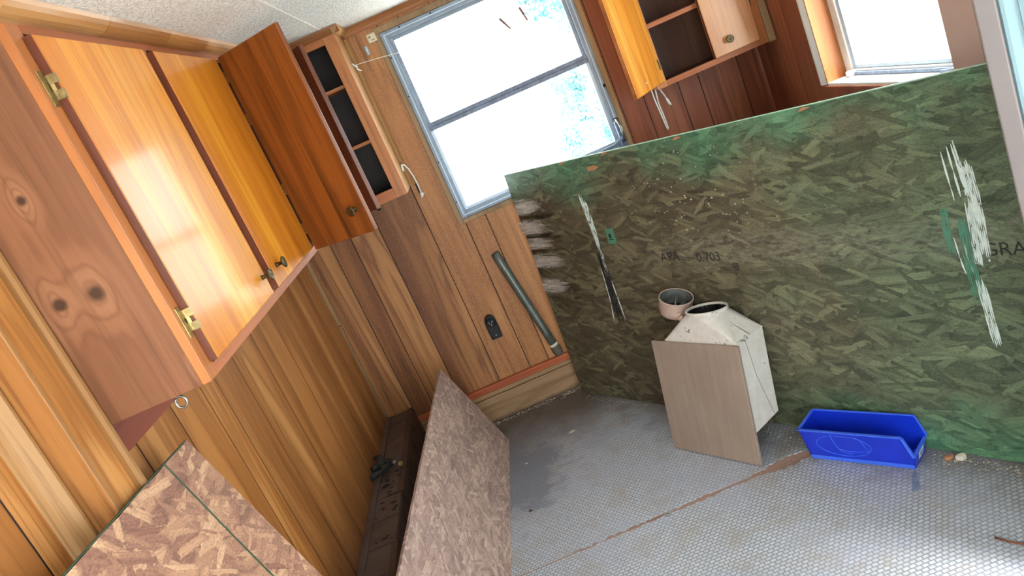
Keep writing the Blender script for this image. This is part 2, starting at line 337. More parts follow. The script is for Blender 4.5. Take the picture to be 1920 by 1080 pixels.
def ceil_mat():
    t = NT('embossed_ceiling', 0.55); raw = t.coords()
    a = t.vor(t.vm('ADD', raw, (0.1, 0, 0)), 62, 'DISTANCE_TO_EDGE', 'Distance'); b = t.noise(raw, 75, 3, 0.6, 2.0)
    h = t.mt('ADD', t.smooth(a, 0.0, 0.14), t.mt('MULTIPLY', t.smooth(b, 0.4, 0.62), 0.8))
    t.color(t.mix(t.smooth(h, 0.4, 1.7), S(200, 204, 202), S(240, 240, 236))); t.bump(h, 0.5, 0.003)
    return t.m
M['ceil'] = ceil_mat()
def hood_mat():
    t = NT('chipped_cream_paint', 0.45); raw = t.coords(); n = t.noise(raw, 22, 5, 0.7); n2 = t.noise(raw, 60, 4, 0.7)
    z = t.sep(raw)[1]
    col = t.ramp(n, [(0.3, S(196, 190, 180)), (0.7, S(216, 212, 204))])
    k = t.mt('MULTIPLY', t.smooth(t.mt('MULTIPLY_ADD', n2, 0.5, n), 0.86, 0.92), t.smooth(t.mt('ABSOLUTE', t.mt('SUBTRACT', z, 0.465)), 0.05, 0.015))
    k2 = t.smooth(t.mt('MULTIPLY_ADD', n2, 0.5, n), 0.95, 0.99)
    col = t.mix(t.mt('MAXIMUM', k, k2), col, S(96, 84, 76)); t.color(col); return t.m
M['hood'] = hood_mat()
def board_mat():
    t = NT('tan_painted_board', 0.6); raw = t.coords()
    a = t.noise(t.map(raw, scale=(45, 2.5, 1)), 1, 5, 0.6); b = t.noise(raw, 5, 4)
    col = t.ramp(t.mt('MULTIPLY_ADD', a, 0.6, t.mt('MULTIPLY', b, 0.4)), [(0.3, S(134, 116, 104)), (0.5, S(146, 128, 114)), (0.7, S(160, 142, 128))])
    col = t.mix(t.smooth(t.noise(t.map(raw, scale=(60, 14, 1)), 1, 4, 0.7), 0.68, 0.73), col, S(110, 88, 74))
    t.color(col); return t.m
M['board'] = board_mat()
def smear_mat():
    t = NT('dry_brushed_white', 0.7); raw = t.coords(); uv = t.n.new('ShaderNodeTexCoord').outputs['Generated']; g = t.sep(uv)
    n = t.noise(t.map(raw, scale=(9, 130, 1)), 1, 5, 0.75, 0.5); b = t.noise(raw, 60, 4, 0.7)
    ex = t.mt('MULTIPLY', t.smooth(g[0], 0.0, 0.25), t.smooth(g[0], 1.0, 0.55)); ey = t.mt('MULTIPLY', t.smooth(g[1], 0.0, 0.22), t.smooth(g[1], 1.0, 0.78))
    qx = t.mt('MULTIPLY', t.mt('SUBTRACT', g[0], 0.25), 1.35); qy = t.mt('MULTIPLY', t.mt('SUBTRACT', g[1], 0.5), 2.1)
    q = t.mt('ADD', t.mt('MULTIPLY', qx, qx), t.mt('MULTIPLY', qy, qy))
    a = t.smooth(t.mt('ADD', t.mt('SUBTRACT', 0.78, q), t.mt('MULTIPLY_ADD', n, 1.9, t.mt('MULTIPLY_ADD', b, 0.5, -1.35))), 0.1, 0.8)
    a = t.mt('MULTIPLY', a, t.smooth(q, 1.1, 0.75))
    t.color(t.mix(n, S(172, 160, 150), S(204, 196, 186))); t.lk(t.mt('MULTIPLY', a, 0.9), t.p.inputs['Alpha']); return t.m
M['smear'] = smear_mat()
def glass_mat():
    t = NT('window_glass'); out = t.n['Material Output']
    tr = t.n.new('ShaderNodeBsdfTransparent'); tr.inputs[0].default_value = (0.97, 0.985, 0.985, 1); gl = t.n.new('ShaderNodeBsdfGlossy'); gl.inputs['Roughness'].default_value = 0.02
    lw = t.n.new('ShaderNodeLayerWeight'); lw.inputs[0].default_value = 0.5; mx = t.n.new('ShaderNodeMixShader')
    t.lk(t.mt('MULTIPLY_ADD', t.mt('POWER', lw.outputs['Facing'], 5.0), 0.6, 0.03), mx.inputs[0]); t.lk(tr.outputs[0], mx.inputs[1]); t.lk(gl.outputs[0], mx.inputs[2]); t.lk(mx.outputs[0], out.inputs['Surface']); return t.m
M['glass'] = glass_mat()
M['osb_green'] = osb('osb_dark_green', [S(46, 40, 31), S(80, 74, 58), S(104, 98, 76), S(142, 132, 102)], S(24, 22, 17), green=(S(30, 64, 48), S(104, 174, 132)), rough=0.45, spread=0.7, size=1.45, fine=0.5)
M['osb_pale'] = osb('osb_pale', [S(124, 100, 96), S(158, 132, 122), S(184, 156, 142), S(214, 188, 166)], S(104, 84, 78), size=0.95, fine=1.0)
M['osb_tan'] = osb('osb_tan', [S(116, 76, 66), S(152, 110, 90), S(184, 140, 110), S(220, 184, 146)], S(96, 66, 56), size=1.35, spread=1.0, fine=0.7)
M['leaf'] = plain('tree_leaf', S(70, 126, 128), 0.7, var=0.35, scale=3)
M['bark'] = plain('tree_bark', S(120, 140, 144), 0.9, var=0.2)
M['ground'] = plain('dry_ground', S(206, 204, 196), 0.9, var=0.08, scale=1.2)

# ------------------------------------------------------------------ room shell
RW, H, YN = 2.31, 1.986, -4.9        # room width, ceiling height, near end
def rect_minus(mb, a0, a1, b0, b1, hole, put):
    if hole is None or a1 <= hole[0] or a0 >= hole[1] or b1 <= hole[2] or b0 >= hole[3]: put(a0, a1, b0, b1); return
    h0, h1, k0, k1 = hole
    if a0 < h0: put(a0, h0, b0, b1); a0 = h0
    if a1 > h1: put(h1, a1, b0, b1); a1 = h1
    if b0 < k0: put(a0, a1, b0, k0)
    if b1 > k1: put(a0, a1, k1, b1)
def planks(parent, grooves, mats, axis, hole, put_box, z0=0.0, z1=H, g=0.0022):
    for i in range(len(grooves) - 1):
        mb = MB(); a, b = grooves[i] + g, grooves[i + 1] - g
        rect_minus(mb, a, b, z0, z1, hole, lambda p, q, r, s: put_box(mb, p, q, r, s))
        if mb.f: obj('plank', mb, mats[i % len(mats)] if isinstance(mats, list) else mats(grooves[i]), parent, bevel=0.0005)

floor = obj('floor', MB().box(-0.06, RW + 0.06, YN, 0.06, -0.08, -0.0022), M['subfloor'], kind='structure')
def ragged(xs, y, amp, seed):
    r = random.Random(seed); return [(x, y + r.uniform(-amp, amp)) for x in xs]
xs = [i * 0.0125 for i in range(0, 185)]; xs[-1] = RW
def half(x):     # half-width of the tear in the sheet vinyl, widest by the blue bin
    return 0.0012 + 0.010 * max(0, min(1, (x - 0.70) / 0.35)) * (0.7 + 0.3 * math.sin(x * 23)) + 0.024 * math.exp(-((x - 1.50) / 0.085) ** 2)
rr = random.Random(3)
far = [(x, -1.262 + half(x) + rr.uniform(-0.006, 0.006) * (1 if x > 0.7 else 0.25), 0.0) for x in xs]
near = [(x, -1.268 - half(x) * 0.6 + rr.uniform(-0.006, 0.006) * (1 if x > 0.7 else 0.25), 0.0) for x in xs]
def sheet(edge, yend):
    mb = MB(); n = len(edge)
    for i in range(n - 1):
        (xa, ya, _), (xb, yb, _) = edge[i], edge[i + 1]
        mb.hexa([(xa, min(ya, yend), -0.0022), (xb, min(yb, yend), -0.0022), (xb, max(yb, yend), -0.0022), (xa, max(ya, yend), -0.0022),
                 (xa, min(ya, yend), 0), (xb, min(yb, yend), 0), (xb, max(yb, yend), 0), (xa, max(ya, yend), 0)])
    return mb
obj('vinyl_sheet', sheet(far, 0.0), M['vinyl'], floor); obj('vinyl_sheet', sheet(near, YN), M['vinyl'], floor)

ceil = obj('ceiling', MB().box(-0.06, RW + 0.06, YN, 0.06, H + 0.008, H + 0.09), M['groove'], kind='structure')
cx = [-0.005, 0.2815, 0.5645, 0.8435, 1.126, 1.409, 1.692, 1.975, RW]
for i in range(len(cx) - 1):
    obj('ceiling_panel', MB().box(cx[i] + 0.001, cx[i + 1] - 0.001, YN, 0, H, H + 0.0078), M['ceil'], ceil)
for x in cx[1:-1]: obj('seam_strip', MB().box(x - 0.0035, x + 0.0035, YN, -0.001, H - 0.0018, H + 0.001), M['white'], ceil)

w1 = (0.757, 1.605, 1.016, 1.912)     # window 1 outer frame on the back wall (x0,x1,z0,z1)
wb = obj('wall_back', (lambda mb: (rect_minus(mb, -0.06, RW + 0.06, -0.08, H + 0.09, (w1[0] + 0.02, w1[1] - 0.02, w1[2] + 0.02, w1[3] - 0.02), lambda a, b, c, d: mb.box(a, b, 0.0018, 0.06, c, d)), mb)[1])(MB()), M['groove'], kind='structure')
gb = [0.0, 0.139, 0.239, 0.380, 0.597, 0.763, 0.8645, 1.01, 1.16, 1.32, 1.48, 1.64, 1.752, 1.921, 2.020, 2.2115, RW]
planks(wb, gb, lambda a: M['red'] if a > 1.6 else M['back_light'] if 0.59 < a < 0.9 else M['back'], 0, (w1[0] + 0.012, w1[1] - 0.012, w1[2] + 0.012, w1[3] - 0.012), lambda mb, a, b, c, d: mb.box(a, b, 0.0, 0.0017, c, d))
LW = (-4.6, -2.95, 0.85, 1.80)       # unseen opening added in the left wall to let in fill daylight
mb = MB(); rect_minus(mb, YN, 0.0, -0.08, H + 0.09, LW, lambda a, b, c, d: mb.box(-0.06, -0.0018, a, b, c, d))
wl = obj('wall_left', mb, M['groove'], kind='structure')
gl_ = [YN, -4.7, -4.5, -4.3, -4.1, -3.9, -3.7, -3.5, -3.3, -3.1, -2.9, -2.7, -2.52, -2.3465, -2.18, -1.94, -1.735, -1.551, -1.449, -1.27, -1.05, -0.79, -0.60, -0.402, -0.20, -0.084, 0.0]
planks(wl, gl_, lambda a: M['honey'] if a < -1.5 else M['left'], 1, LW, lambda mb, a, b, c, d: mb.box(-0.0017, 0.0, a, b, c, d), g=0.0030)
w2 = (-1.36, -0.585, 1.02, 1.74)      # opening of window 2 in the right wall (y0,y1,z0,z1)
dr = (-3.36, -2.56, 0.0, 1.86)        # open entrance in the right wall
mb = MB()
rect_minus(mb, YN, -2.0, -0.08, H + 0.09, dr, lambda a, b, c, d: mb.box(RW + 0.0018, RW + 0.1, a, b, c, d))
rect_minus(mb, -2.0, 0.06, -0.08, H + 0.09, w2, lambda a, b, c, d: mb.box(RW + 0.0018, RW + 0.1, a, b, c, d))
wr = obj('wall_right', mb, M['groove'], kind='structure')
gr = [YN, -4.6, -4.3, -4.0, -3.7, -3.5, -3.36, -2.56, -2.4, -2.2, -2.0, -1.8, -1.6, -1.45, -1.2, -0.95, -0.75, -0.585, -0.37, -0.257, -0.1, 0.0]
for i in range(len(gr) - 1):
    mb = MB(); hole = dr if gr[i] < -2.5 else w2
    rect_minus(mb, gr[i] + 0.002, gr[i + 1] - 0.002, 0.0, H, hole, lambda a, b, c, d: mb.box(RW, RW + 0.0017, a, b, c, d))
    if mb.f: obj('plank', mb, M['red'], wr, bevel=0.0005)
# near end wall; its unseen wide window is added to bring in fill daylight
mb = MB(); rect_minus(mb, -0.06, RW + 0.1, -0.08, H + 0.09, (0.08, 2.23, 0.06, 1.90), lambda a, b, c, d: mb.box(a, b, YN - 0.06, YN, c, d))
obj('wall_front', mb, M['honey'], kind='structure')
w3 = obj('added_rear_window', ring(0.08, 2.23, 0.06, 1.90, 0.045, YN - 0.05, YN + 0.005).box(1.13, 1.18, YN - 0.045, YN, 0.105, 1.855), M['alu'], kind='structure')
obj('glass_pane', MB().box(0.125, 1.13, YN - 0.03, YN - 0.026, 0.105, 1.855), M['glass'], w3)
obj('glass_pane', MB().box(1.18, 2.185, YN - 0.03, YN - 0.026, 0.105, 1.855), M['glass'], w3)
w4 = obj('added_left_window', MB().box(-0.055, -0.01, LW[0], LW[0] + 0.04, LW[2], LW[3]).box(-0.055, -0.01, LW[1] - 0.04, LW[1], LW[2], LW[3]).box(-0.055, -0.01, LW[0] + 0.04, LW[1] - 0.04, LW[2], LW[2] + 0.04).box(-0.055, -0.01, LW[0] + 0.04, LW[1] - 0.04, LW[3] - 0.04, LW[3]), M['alu'], kind='structure')
obj('glass_pane', MB().box(-0.034, -0.030, LW[0] + 0.04, LW[1] - 0.04, LW[2] + 0.04, LW[3] - 0.04), M['glass'], w4)

# mouldings --------------------------------------------------------------------------------
def cove(p0, p1, out, mat, name, h=0.040, d=0.034, parent=None):
    """crown strip along p0-p1 under the ceiling; out = horizontal unit vector into the room"""
    prof = [(0, 0), (0.006, 0), (0.010, 0.006), (0.014, 0.016), (0.022, 0.026), (d - 0.004, 0.032), (d, h), (0, h)]
    o = Vector(out); p = Vector(p0)
    return obj(name, MB().prism([p + o * a + Vector((0, 0, b)) for a, b in prof], Vector(p1) - p), mat, parent, kind=None if parent else 'structure')
cove((0.597, 0, H - 0.036), (RW, 0, H - 0.036), (0, -1, 0), M['crown_x'], 'trim_1', h=0.0355)
obj('trim_2', MB().box(0.732, 1.63, -0.007, 0, 1.914, 1.942).box(0.732, 0.756, -0.007, 0, 0.992, 1.914).box(1.606, 1.63, -0.007, 0, 0.992, 1.914).box(0.756, 1.606, -0.007, 0, 0.992, 1.014), M['strip_dark'], kind='structure', bevel=0.002)
obj('trim_3', MB().box(0.0, 0.012, -0.014, 0, 0.262, 0.78), M['strip_dark'], kind='structure', bevel=0.002)
obj('trim_4', MB().box(0.0, 0.016, -0.016, 0, 0.783, H), M['strip_dark'], kind='structure', bevel=0.002)
obj('trim_5', MB().prism([(RW, 0, 0), (RW - 0.022, 0, 0), (RW - 0.019, -0.010, 0), (RW - 0.010, -0.019, 0), (RW, -0.022, 0)], (0, 0, 1.22)), M['red'], kind='structure')
# boxed post on the left wall, beside the cabinet end
post = obj('trim_6', MB().box(0, 0.082, -2.240, -2.150, 0, H), M['honey'], kind='structure', bevel=0.001)
obj('side_board', MB().box(0.0, 0.088, -2.248, -2.2405, 0, H), M['left'], post, bevel=0.0015)
obj('edge_strip', MB().prism([(0.082, -2.156, 0), (0.094, -2.158, 0), (0.098, -2.150, 0), (0.098, -2.140, 0), (0.082, -2.140, 0)], (0, 0, H)), M['strip'], post)
obj('edge_strip', MB().box(0.0825, 0.0885, -2.2475, -2.236, 0, H), M['strip'], post, bevel=0.002)
obj('trim_7', MB().prism([(0, -2.252, 0), (0.036, -2.252, 0), (0.038, -2.262, 0), (0.030, -2.276, 0), (0.018, -2.286, 0), (0, -2.290, 0)], (0, 0, H)), M['strip'], kind='structure')
obj('trim_8', MB().box(0.0, 0.006, -2.140, -2.105, 0, 1.17), M['strip_dark'], kind='structure', bevel=0.001)
# skirting on the back wall
obj('baseboard_back', MB().box(0.145, 0.972, -0.012, 0, 0.0, 0.131), M['base'], kind='structure', bevel=0.002)
obj('trim_9', MB().box(0.145, 0.972, -0.012, 0, 0.136, 0.158), M['base'], kind='structure', bevel=0.002)
obj('trim_10', MB().box(0.145, 0.972, -0.024, 0, 0.160, 0.196), M['cap'], kind='structure', bevel=0.006)

# ------------------------------------------------------------------ windows
win = obj('window_1', (lambda mb: (rect_minus(mb, w1[0], w1[1], w1[2], w1[3], (0.788, 1.572, 1.047, 1.880), lambda a, b, c, d: mb.box(a, b, -0.012, 0.05, c, d)), mb)[1])(MB()), M['alu'], kind='structure', bevel=0.002)
obj('frame_lip', ring(0.770, 1.592, 1.029, 1.899, 0.005, -0.020, -0.011), M['alu_light'], win)
obj('upper_sash', ring(0.788, 1.572, 1.440, 1.880, 0.016, 0.008, 0.030), M['alu'], win, bevel=0.0015)
obj('lower_sash', ring(0.788, 1.572, 1.047, 1.475, 0.014, 0.000, 0.022), M['alu_light'], win, bevel=0.0015)
obj('meeting_rail', MB().box(0.788, 1.572, -0.010, 0.031, 1.440, 1.4585).box(0.788, 1.572, -0.008, 0.032, 1.4595, 1.477), M['alu_grey'], win, bevel=0.002)
obj('glass_pane', MB().box(0.802, 1.558, 0.018, 0.021, 1.456, 1.866), M['glass'], win)
obj('glass_pane', MB().box(0.802, 1.558, 0.010, 0.013, 1.060, 1.445), M['glass'], win)
for z in (1.10, 1.30, 1.62, 1.80): obj('screw', MB().lathe((0.764, -0.012, z), (0, -1, 0), [(0.0035, 0), (0.003, 0.0015)], 8), M['dark'], win)
obj('screw', MB().lathe((1.598, -0.012, 1.317), (0, -1, 0), [(0.008, 0), (0.007, 0.006), (0.003, 0.007)], 10), M['dark'], win)
for x in (0.85, 1.0, 1.15): obj('screw', MB().lathe((x, -0.012, 1.905), (0, -1, 0), [(0.004, 0), (0.003, 0.003)], 8), M['dark'], win)
ck = obj('crank_box', MB().box(1.576, 1.604, -0.044, -0.012, 1.032, 1.150), M['alu_grey'], win, bevel=0.006)
obj('crank_knuckle', MB().lathe((1.590, -0.024, 1.150), (0, 0, 1), [(0.012, 0), (0.012, 0.010), (0.006, 0.014)], 12), M['dark'], ck)
obj('crank_arm', MB().tube([(1.590, -0.046, 1.072), (1.570, -0.058, 1.068), (1.545, -0.060, 1.055), (1.500, -0.060, 1.052), (1.44, -0.058, 1.046)], [0.010, 0.009, 0.007, 0.006, 0.006], 8), M['alu_grey'], ck, smooth=True)
obj('crank_arm', MB().tube([(1.589, -0.036, 1.16), (1.596, -0.056, 1.12), (1.594, -0.056, 1.05)], 0.007, 8), M['steel'], ck, smooth=True)

XG = 2.40
wn2 = obj('window_2', MB().box(XG - 0.012, XG + 0.02, w2[0], w2[0] + 0.055, w2[2], w2[3]).box(XG - 0.012, XG + 0.02, w2[1] - 0.05, w2[1], w2[2], w2[3]).box(XG - 0.012, XG + 0.02, w2[0] + 0.055, w2[1] - 0.05, w2[2], w2[2] + 0.022).box(XG - 0.012, XG + 0.02, w2[0] + 0.055, w2[1] - 0.05, w2[3] - 0.03, w2[3]), M['white'], kind='structure', bevel=0.002)
obj('inner_sash', MB().box(XG - 0.004, XG + 0.012, -1.312, -1.300, 1.04, 1.71).box(XG - 0.004, XG + 0.012, -0.655, -0.635, 1.04, 1.71).box(XG - 0.004, XG + 0.012, -1.30, -0.655, 1.042, 1.056), M['alu_light'], wn2, bevel=0.002)
obj('glass_pane', MB().box(XG + 0.002, XG + 0.005, -1.305, -0.64, 1.045, 1.71), M['glass'], wn2)
obj('reveal_board', MB().box(RW - 0.004, XG - 0.012, -0.5895, -0.5835, 1.02, 1.742), M['frame'], wn2)
obj('reveal_board', MB().box(RW - 0.004, XG - 0.012, -1.362, -1.356, 1.02, 1.742), M['frame'], wn2)
obj('sill_board', MB().box(RW - 0.004, XG - 0.012, -1.356, -0.5895, 1.012, 1.021), M['white'], wn2)
obj('casing', MB().prism([(RW - 0.012, -0.545, 1.015), (RW - 0.012, -0.556, 1.015), (RW + 0.004, -0.586, 1.015), (RW + 0.0, -0.545, 1.015)], (0, 0, 0.76)), M['white'], wn2)
obj('casing', MB().box(RW - 0.010, RW, -1.50, -1.362, 1.015, 1.78), M['casing'], wn2, bevel=0.002)
obj('apron', MB().box(RW - 0.012, RW, -1.50, -0.545, 0.952, 1.012), M['red'], wn2, bevel=0.003)
obj('latch_block', MB().box(XG - 0.040, XG - 0.013, -0.660, -0.630, 1.0215, 1.042), M['white'], wn2, bevel=0.004)
obj('catch_bar', MB().hexa([(XG - 0.034, -1.24, 1.0215), (XG - 0.024, -1.24, 1.0215), (XG - 0.020, -1.18, 1.0215), (XG - 0.030, -1.18, 1.0215), (XG - 0.034, -1.24, 1.034), (XG - 0.024, -1.24, 1.034), (XG - 0.020, -1.18, 1.030), (XG - 0.030, -1.18, 1.030)]), M['alu_grey'], wn2, bevel=0.002)
obj('catch_bar', MB().box(XG - 0.036, XG - 0.022, -1.345, -1.245, 1.0215, 1.036), M['alu_grey'], wn2, bevel=0.002)
obj('bottom_track', MB().box(XG - 0.022, XG - 0.012, -1.30, -0.66, 1.0215, 1.034), M['alu_grey'], wn2, bevel=0.002)

# open entrance door: pale blue slab with a grey-brown stile, hinged on the right wall
hx, hy, fx, fy = 2.285, -2.535, 1.8665, -2.137
dv = Vector((hx - fx, hy - fy, 0)); dl = dv.length; dv.normalize(); dn = Vector((dv.y, -dv.x, 0))
if dn.dot(Vector((0.93 - fx, -3.5 - fy, 0))) < 0: dn = -dn
F = frame((fx, fy, 0), dv, (0, 0, 1), dn)
d1 = obj('door_1', MB().box(0.0, dl, 0.012, 1.84, -0.036, -0.002), M['doorslab'], kind='structure', frame=F)
WORLD[d1.name] = F
obj('door_stile', MB().box(0.0, 0.034, 0.012, 1.84, -0.002, 0.010), M['doorstile'], d1, frame=F, bevel=0.003)
obj('door_bead', MB().prism([(0.038, 0.03, -0.002), (0.060, 0.03, -0.002), (0.044, 0.03, 0.006), (0.038, 0.03, 0.006)], (0, 1.79, 0)), M['doorslab'], d1, frame=F)
obj('door_panel', MB().box(0.064, dl - 0.04, 0.03, 1.82, -0.002, 0.001), M['doorslab'], d1, frame=F, bevel=0.001)
obj('door_stile', MB().box(dl - 0.036, dl, 0.012, 1.84, -0.002, 0.010), M['doorstile'], d1, frame=F, bevel=0.003)

# ------------------------------------------------------------------ left wall cabinet
CB, XF = 1.265, 0.305        # cabinet bottom, face plane
lc = thing('wall_cabinet', 'long honey-coloured wall cabinet on the left wall, two doors shut and one swung open', 'cabinet', (0.15, -1.2, CB))
obj('side_panel', MB().box(0.0, 0.286, -2.135, -2.117, CB, H - 0.002), M['pine'], lc, bevel=0.001, label='knotty brown pine end panel')
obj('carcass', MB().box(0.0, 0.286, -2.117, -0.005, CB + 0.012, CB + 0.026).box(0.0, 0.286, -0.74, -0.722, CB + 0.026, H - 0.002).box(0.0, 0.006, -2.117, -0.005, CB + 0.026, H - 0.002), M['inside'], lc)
for y0, y1, z0, z1 in ((-2.135, -2.088, CB, H - 0.002), (-1.615, -1.545, CB + 0.024, 1.945), (-1.072, -1.0, CB + 0.024, 1.945), (-0.745, -0.292, CB + 0.024, 1.945)):
    obj('frame_stile', MB().box(0.286, XF, y0, y1, z0, z1), M['frame'], lc, bevel=0.0015)
obj('bottom_rail', MB().box(0.286, XF, -2.088, -0.292, CB, CB + 0.0235), M['frame_h'], lc, bevel=0.0015)
obj('top_rail', MB().box(0.286, XF, -2.088, -0.292, 1.945, H - 0.002), M['frame_h'], lc, bevel=0.0015)
obj('bottom_panel', MB().box(0.006, 0.286, -2.117, -0.005, CB + 0.004, CB + 0.0115), M['cleat'], lc)
obj('wall_cleat', MB().box(0.0, 0.018, -2.135, -0.02, 1.168, CB - 0.001), M['cleat'], lc, bevel=0.001, label='red-brown cleat under the cabinet')
def knob(parent, p, axis, mat=None):
    obj('knob', MB().lathe(p, axis, [(0.007, 0), (0.0055, 0.004), (0.0045, 0.015), (0.010, 0.018), (0.0155, 0.021), (0.0165, 0.0235), (0.0150, 0.026), (0.0115, 0.0268), (0.010, 0.0255), (0.006, 0.0262), (0.001, 0.0285)], 24), mat or M['knob'], parent, smooth=True)
def hinge(parent, y, z):
    h = obj('hinge', MB().box(XF, XF + 0.0022, y - 0.022, y - 0.006, z - 0.032, z + 0.032), M['brass'], parent, bevel=0.001)
    mb = MB().tube([(XF + 0.006, y - 0.001, z - 0.02), (XF + 0.006, y - 0.001, z + 0.02)], 0.0055, 10)
    for s in (-1, 1): mb.box(XF + 0.002, XF + 0.0195, y - 0.006, y + 0.004, z + s * 0.014 - 0.008, z + s * 0.014 + 0.008)
    obj('hinge_barrel', mb, M['brass'], h)
def slab_door(y0, y1, name='door'):
    d = obj(name, MB().box(XF + 0.001, XF + 0.0175, y0, y1, 1.293, 1.937), M['door'], lc, bevel=0.003)
    obj('door_edge', MB().box(XF + 0.0012, XF + 0.0165, y0 - 0.0012, y0 - 0.0001, 1.2935, 1.9365), M['door_edge'], d)
    return d
da = slab_door(-2.099, -1.6145); db = slab_door(-1.556, -1.048)
knob(da, (XF + 0.0175, -1.645, 1.345), (1, 0, 0)); knob(db, (XF + 0.0175, -1.492, 1.342), (1, 0, 0))
hinge(da, -2.1005, 1.845); hinge(da, -2.1005, 1.385)
# third door, swung open past ninety degrees
hv = Vector((0.322, -1.035, 0)); fv = Vector((0.5575, -1.20, 0)); ev = (fv - hv).normalized(); nv = Vector((ev.y, -ev.x, 0))
if nv.y > 0: nv = -nv
F3 = frame(hv, ev, (0, 0, 1), nv)
dc = obj('door', MB().box(0.004, 0.287, 1.282, 1.940, -0.017, 0.0), M['door_shaded'], lc, frame=F3, bevel=0.003, label='honey door darkened for shade, swung wide open')
WORLD[dc.name] = F3
obj('knob', MB().lathe((0.247, 1.365, 0), (0, 0, 1), [(0.009, 0), (0.006, 0.003), (0.0045, 0.013), (0.010, 0.016), (0.0155, 0.019), (0.0165, 0.0215), (0.0150, 0.024), (0.010, 0.0245), (0.008, 0.0225), (0.001, 0.0255)], 24), M['knob'], dc, frame=F3, smooth=True)
for z in (1.36, 1.50, 1.74, 1.88): obj('hinge', MB().box(-0.006, 0.006, z - 0.018, z + 0.018, -0.012, -0.002), M['brass'], dc, frame=F3)
cr = MB()
CP = [(0, 0), (0.012, 0), (0.024, 0.0035), (0.035, 0.010), (0.042, 0.017), (0.046, 0.0255), (0, 0.0255)]
for ya, yb in ((-2.179, -1.79), (-1.79, -1.435), (-1.435, -1.13), (-1.13, -0.318)):
    obj('crown_molding', MB().prism([(XF + a, ya + 0.0004, H - 0.026 + b) for a, b in CP], (0, yb - ya - 0.0008, 0)), M['crown'], lc, label='scuffed tan crown moulding')
obj('crown_return', MB().prism([(0.10, -2.135 - a, H - 0.026 + b) for a, b in CP], (0.2045, 0, 0)), M['crown_x'], lc)

# ------------------------------------------------------------------ corner cabinet on the back wall
YF = -0.29
cc = thing('corner_cabinet', 'narrow open-fronted corner wall cabinet with two shelves and a small door ajar', 'cabinet', (0.45, -0.15, 1.257))
CZ = 1.257
obj('side_panel', MB().box(0.590, 0.604, YF + 0.018, -0.001, CZ, H - 0.002), M['strip'], cc, bevel=0.001, label='pale yellowish side panel')
for x0, x1 in ((0.312, 0.345), (0.5535, 0.604)): obj('frame_stile', MB().box(x0, x1, YF, YF + 0.018, CZ, H - 0.002), M['frame'], cc, bevel=0.0015)
for z0, z1 in ((CZ, 1.302), (1.930, H - 0.002)): obj('frame_rail', MB().box(0.345, 0.5535, YF, YF + 0.018, z0, z1), M['rail_x'], cc, bevel=0.0015)
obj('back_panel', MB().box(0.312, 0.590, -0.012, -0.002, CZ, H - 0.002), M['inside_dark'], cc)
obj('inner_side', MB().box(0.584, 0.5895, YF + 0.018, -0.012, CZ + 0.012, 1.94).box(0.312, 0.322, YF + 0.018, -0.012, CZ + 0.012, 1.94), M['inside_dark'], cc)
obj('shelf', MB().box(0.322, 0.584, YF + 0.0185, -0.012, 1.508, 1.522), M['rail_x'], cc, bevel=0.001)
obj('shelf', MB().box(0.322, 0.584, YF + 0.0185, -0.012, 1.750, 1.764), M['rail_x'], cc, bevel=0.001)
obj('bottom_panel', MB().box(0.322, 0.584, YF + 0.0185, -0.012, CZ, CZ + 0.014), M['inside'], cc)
he = Vector((0.330, -0.297, 0)); fe = Vector((0.488, -0.482, 0)); ee = (fe - he).normalized(); ne = Vector((ee.y, -ee.x, 0))
if ne.y > 0: ne = -ne
F4 = frame(he, ee, (0, 0, 1), ne)
dd = obj('door', MB().box(0.0, 0.243, 1.265, 1.946, -0.016, 0.0), M['inside_red'], cc, frame=F4, bevel=0.002, label='small dark brown door left ajar')
WORLD[dd.name] = F4
obj('door_rim', MB().box(0.222, 0.2435, 1.2655, 1.9455, 0.0001, 0.004).box(0.0, 0.222, 1.2655, 1.275, 0.0001, 0.004), M['door_edge'], dd, frame=F4, bevel=0.001)
obj('latch', MB().box(0.232, 0.250, 1.258, 1.2645, -0.012, -0.002), M['dark'], dd, frame=F4)
pr = [(0, 0), (0.008, 0), (0.015, 0.005), (0.022, 0.012), (0.027, 0.019), (0.029, 0.0285), (0, 0.0285)]
obj('crown_molding', MB().prism([(0.345, YF - a, H - 0.029 + b) for a, b in pr], (0.288, 0, 0)), M['crown_x'], cc)
obj('crown_molding', MB().prism([(0.604 + a, YF - 0.027, H - 0.029 + b) for a, b in pr], (0, 0.29, 0)), M['strip'], cc)
obj('corner_bead', MB().prism([(0.6045, -0.001, CZ - 0.01), (0.6045, -0.030, CZ - 0.01), (0.614, -0.026, CZ - 0.01), (0.622, -0.012, CZ - 0.01), (0.622, -0.001, CZ - 0.01)], (0, 0, 0.70)), M['strip'], cc)

# ------------------------------------------------------------------ wall cabinet right of window 1
Y2 = -0.25
rc = thing('wall_cabinet', 'wall cabinet right of the wide window, left door flung open over an empty shelf', 'cabinet', (2.0, -0.12, 1.222))
Z2 = 1.224; X0, X1 = 1.768, 2.276
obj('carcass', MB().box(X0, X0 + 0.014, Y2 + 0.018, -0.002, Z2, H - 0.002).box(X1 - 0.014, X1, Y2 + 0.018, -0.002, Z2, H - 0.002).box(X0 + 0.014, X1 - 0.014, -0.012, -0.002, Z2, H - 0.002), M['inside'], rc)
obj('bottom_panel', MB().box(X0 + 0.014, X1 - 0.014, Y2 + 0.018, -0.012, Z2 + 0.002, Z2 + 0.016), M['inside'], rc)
for x0, x1, z0, z1 in ((X0, 1.808, Z2, H - 0.002), (2.035, 2.07, Z2 + 0.0255, H - 0.0405), (2.232, X1, Z2, H - 0.002)): obj('frame_stile', MB().box(x0, x1, Y2, Y2 + 0.018, z0, z1), M['frame'], rc, bevel=0.0015)
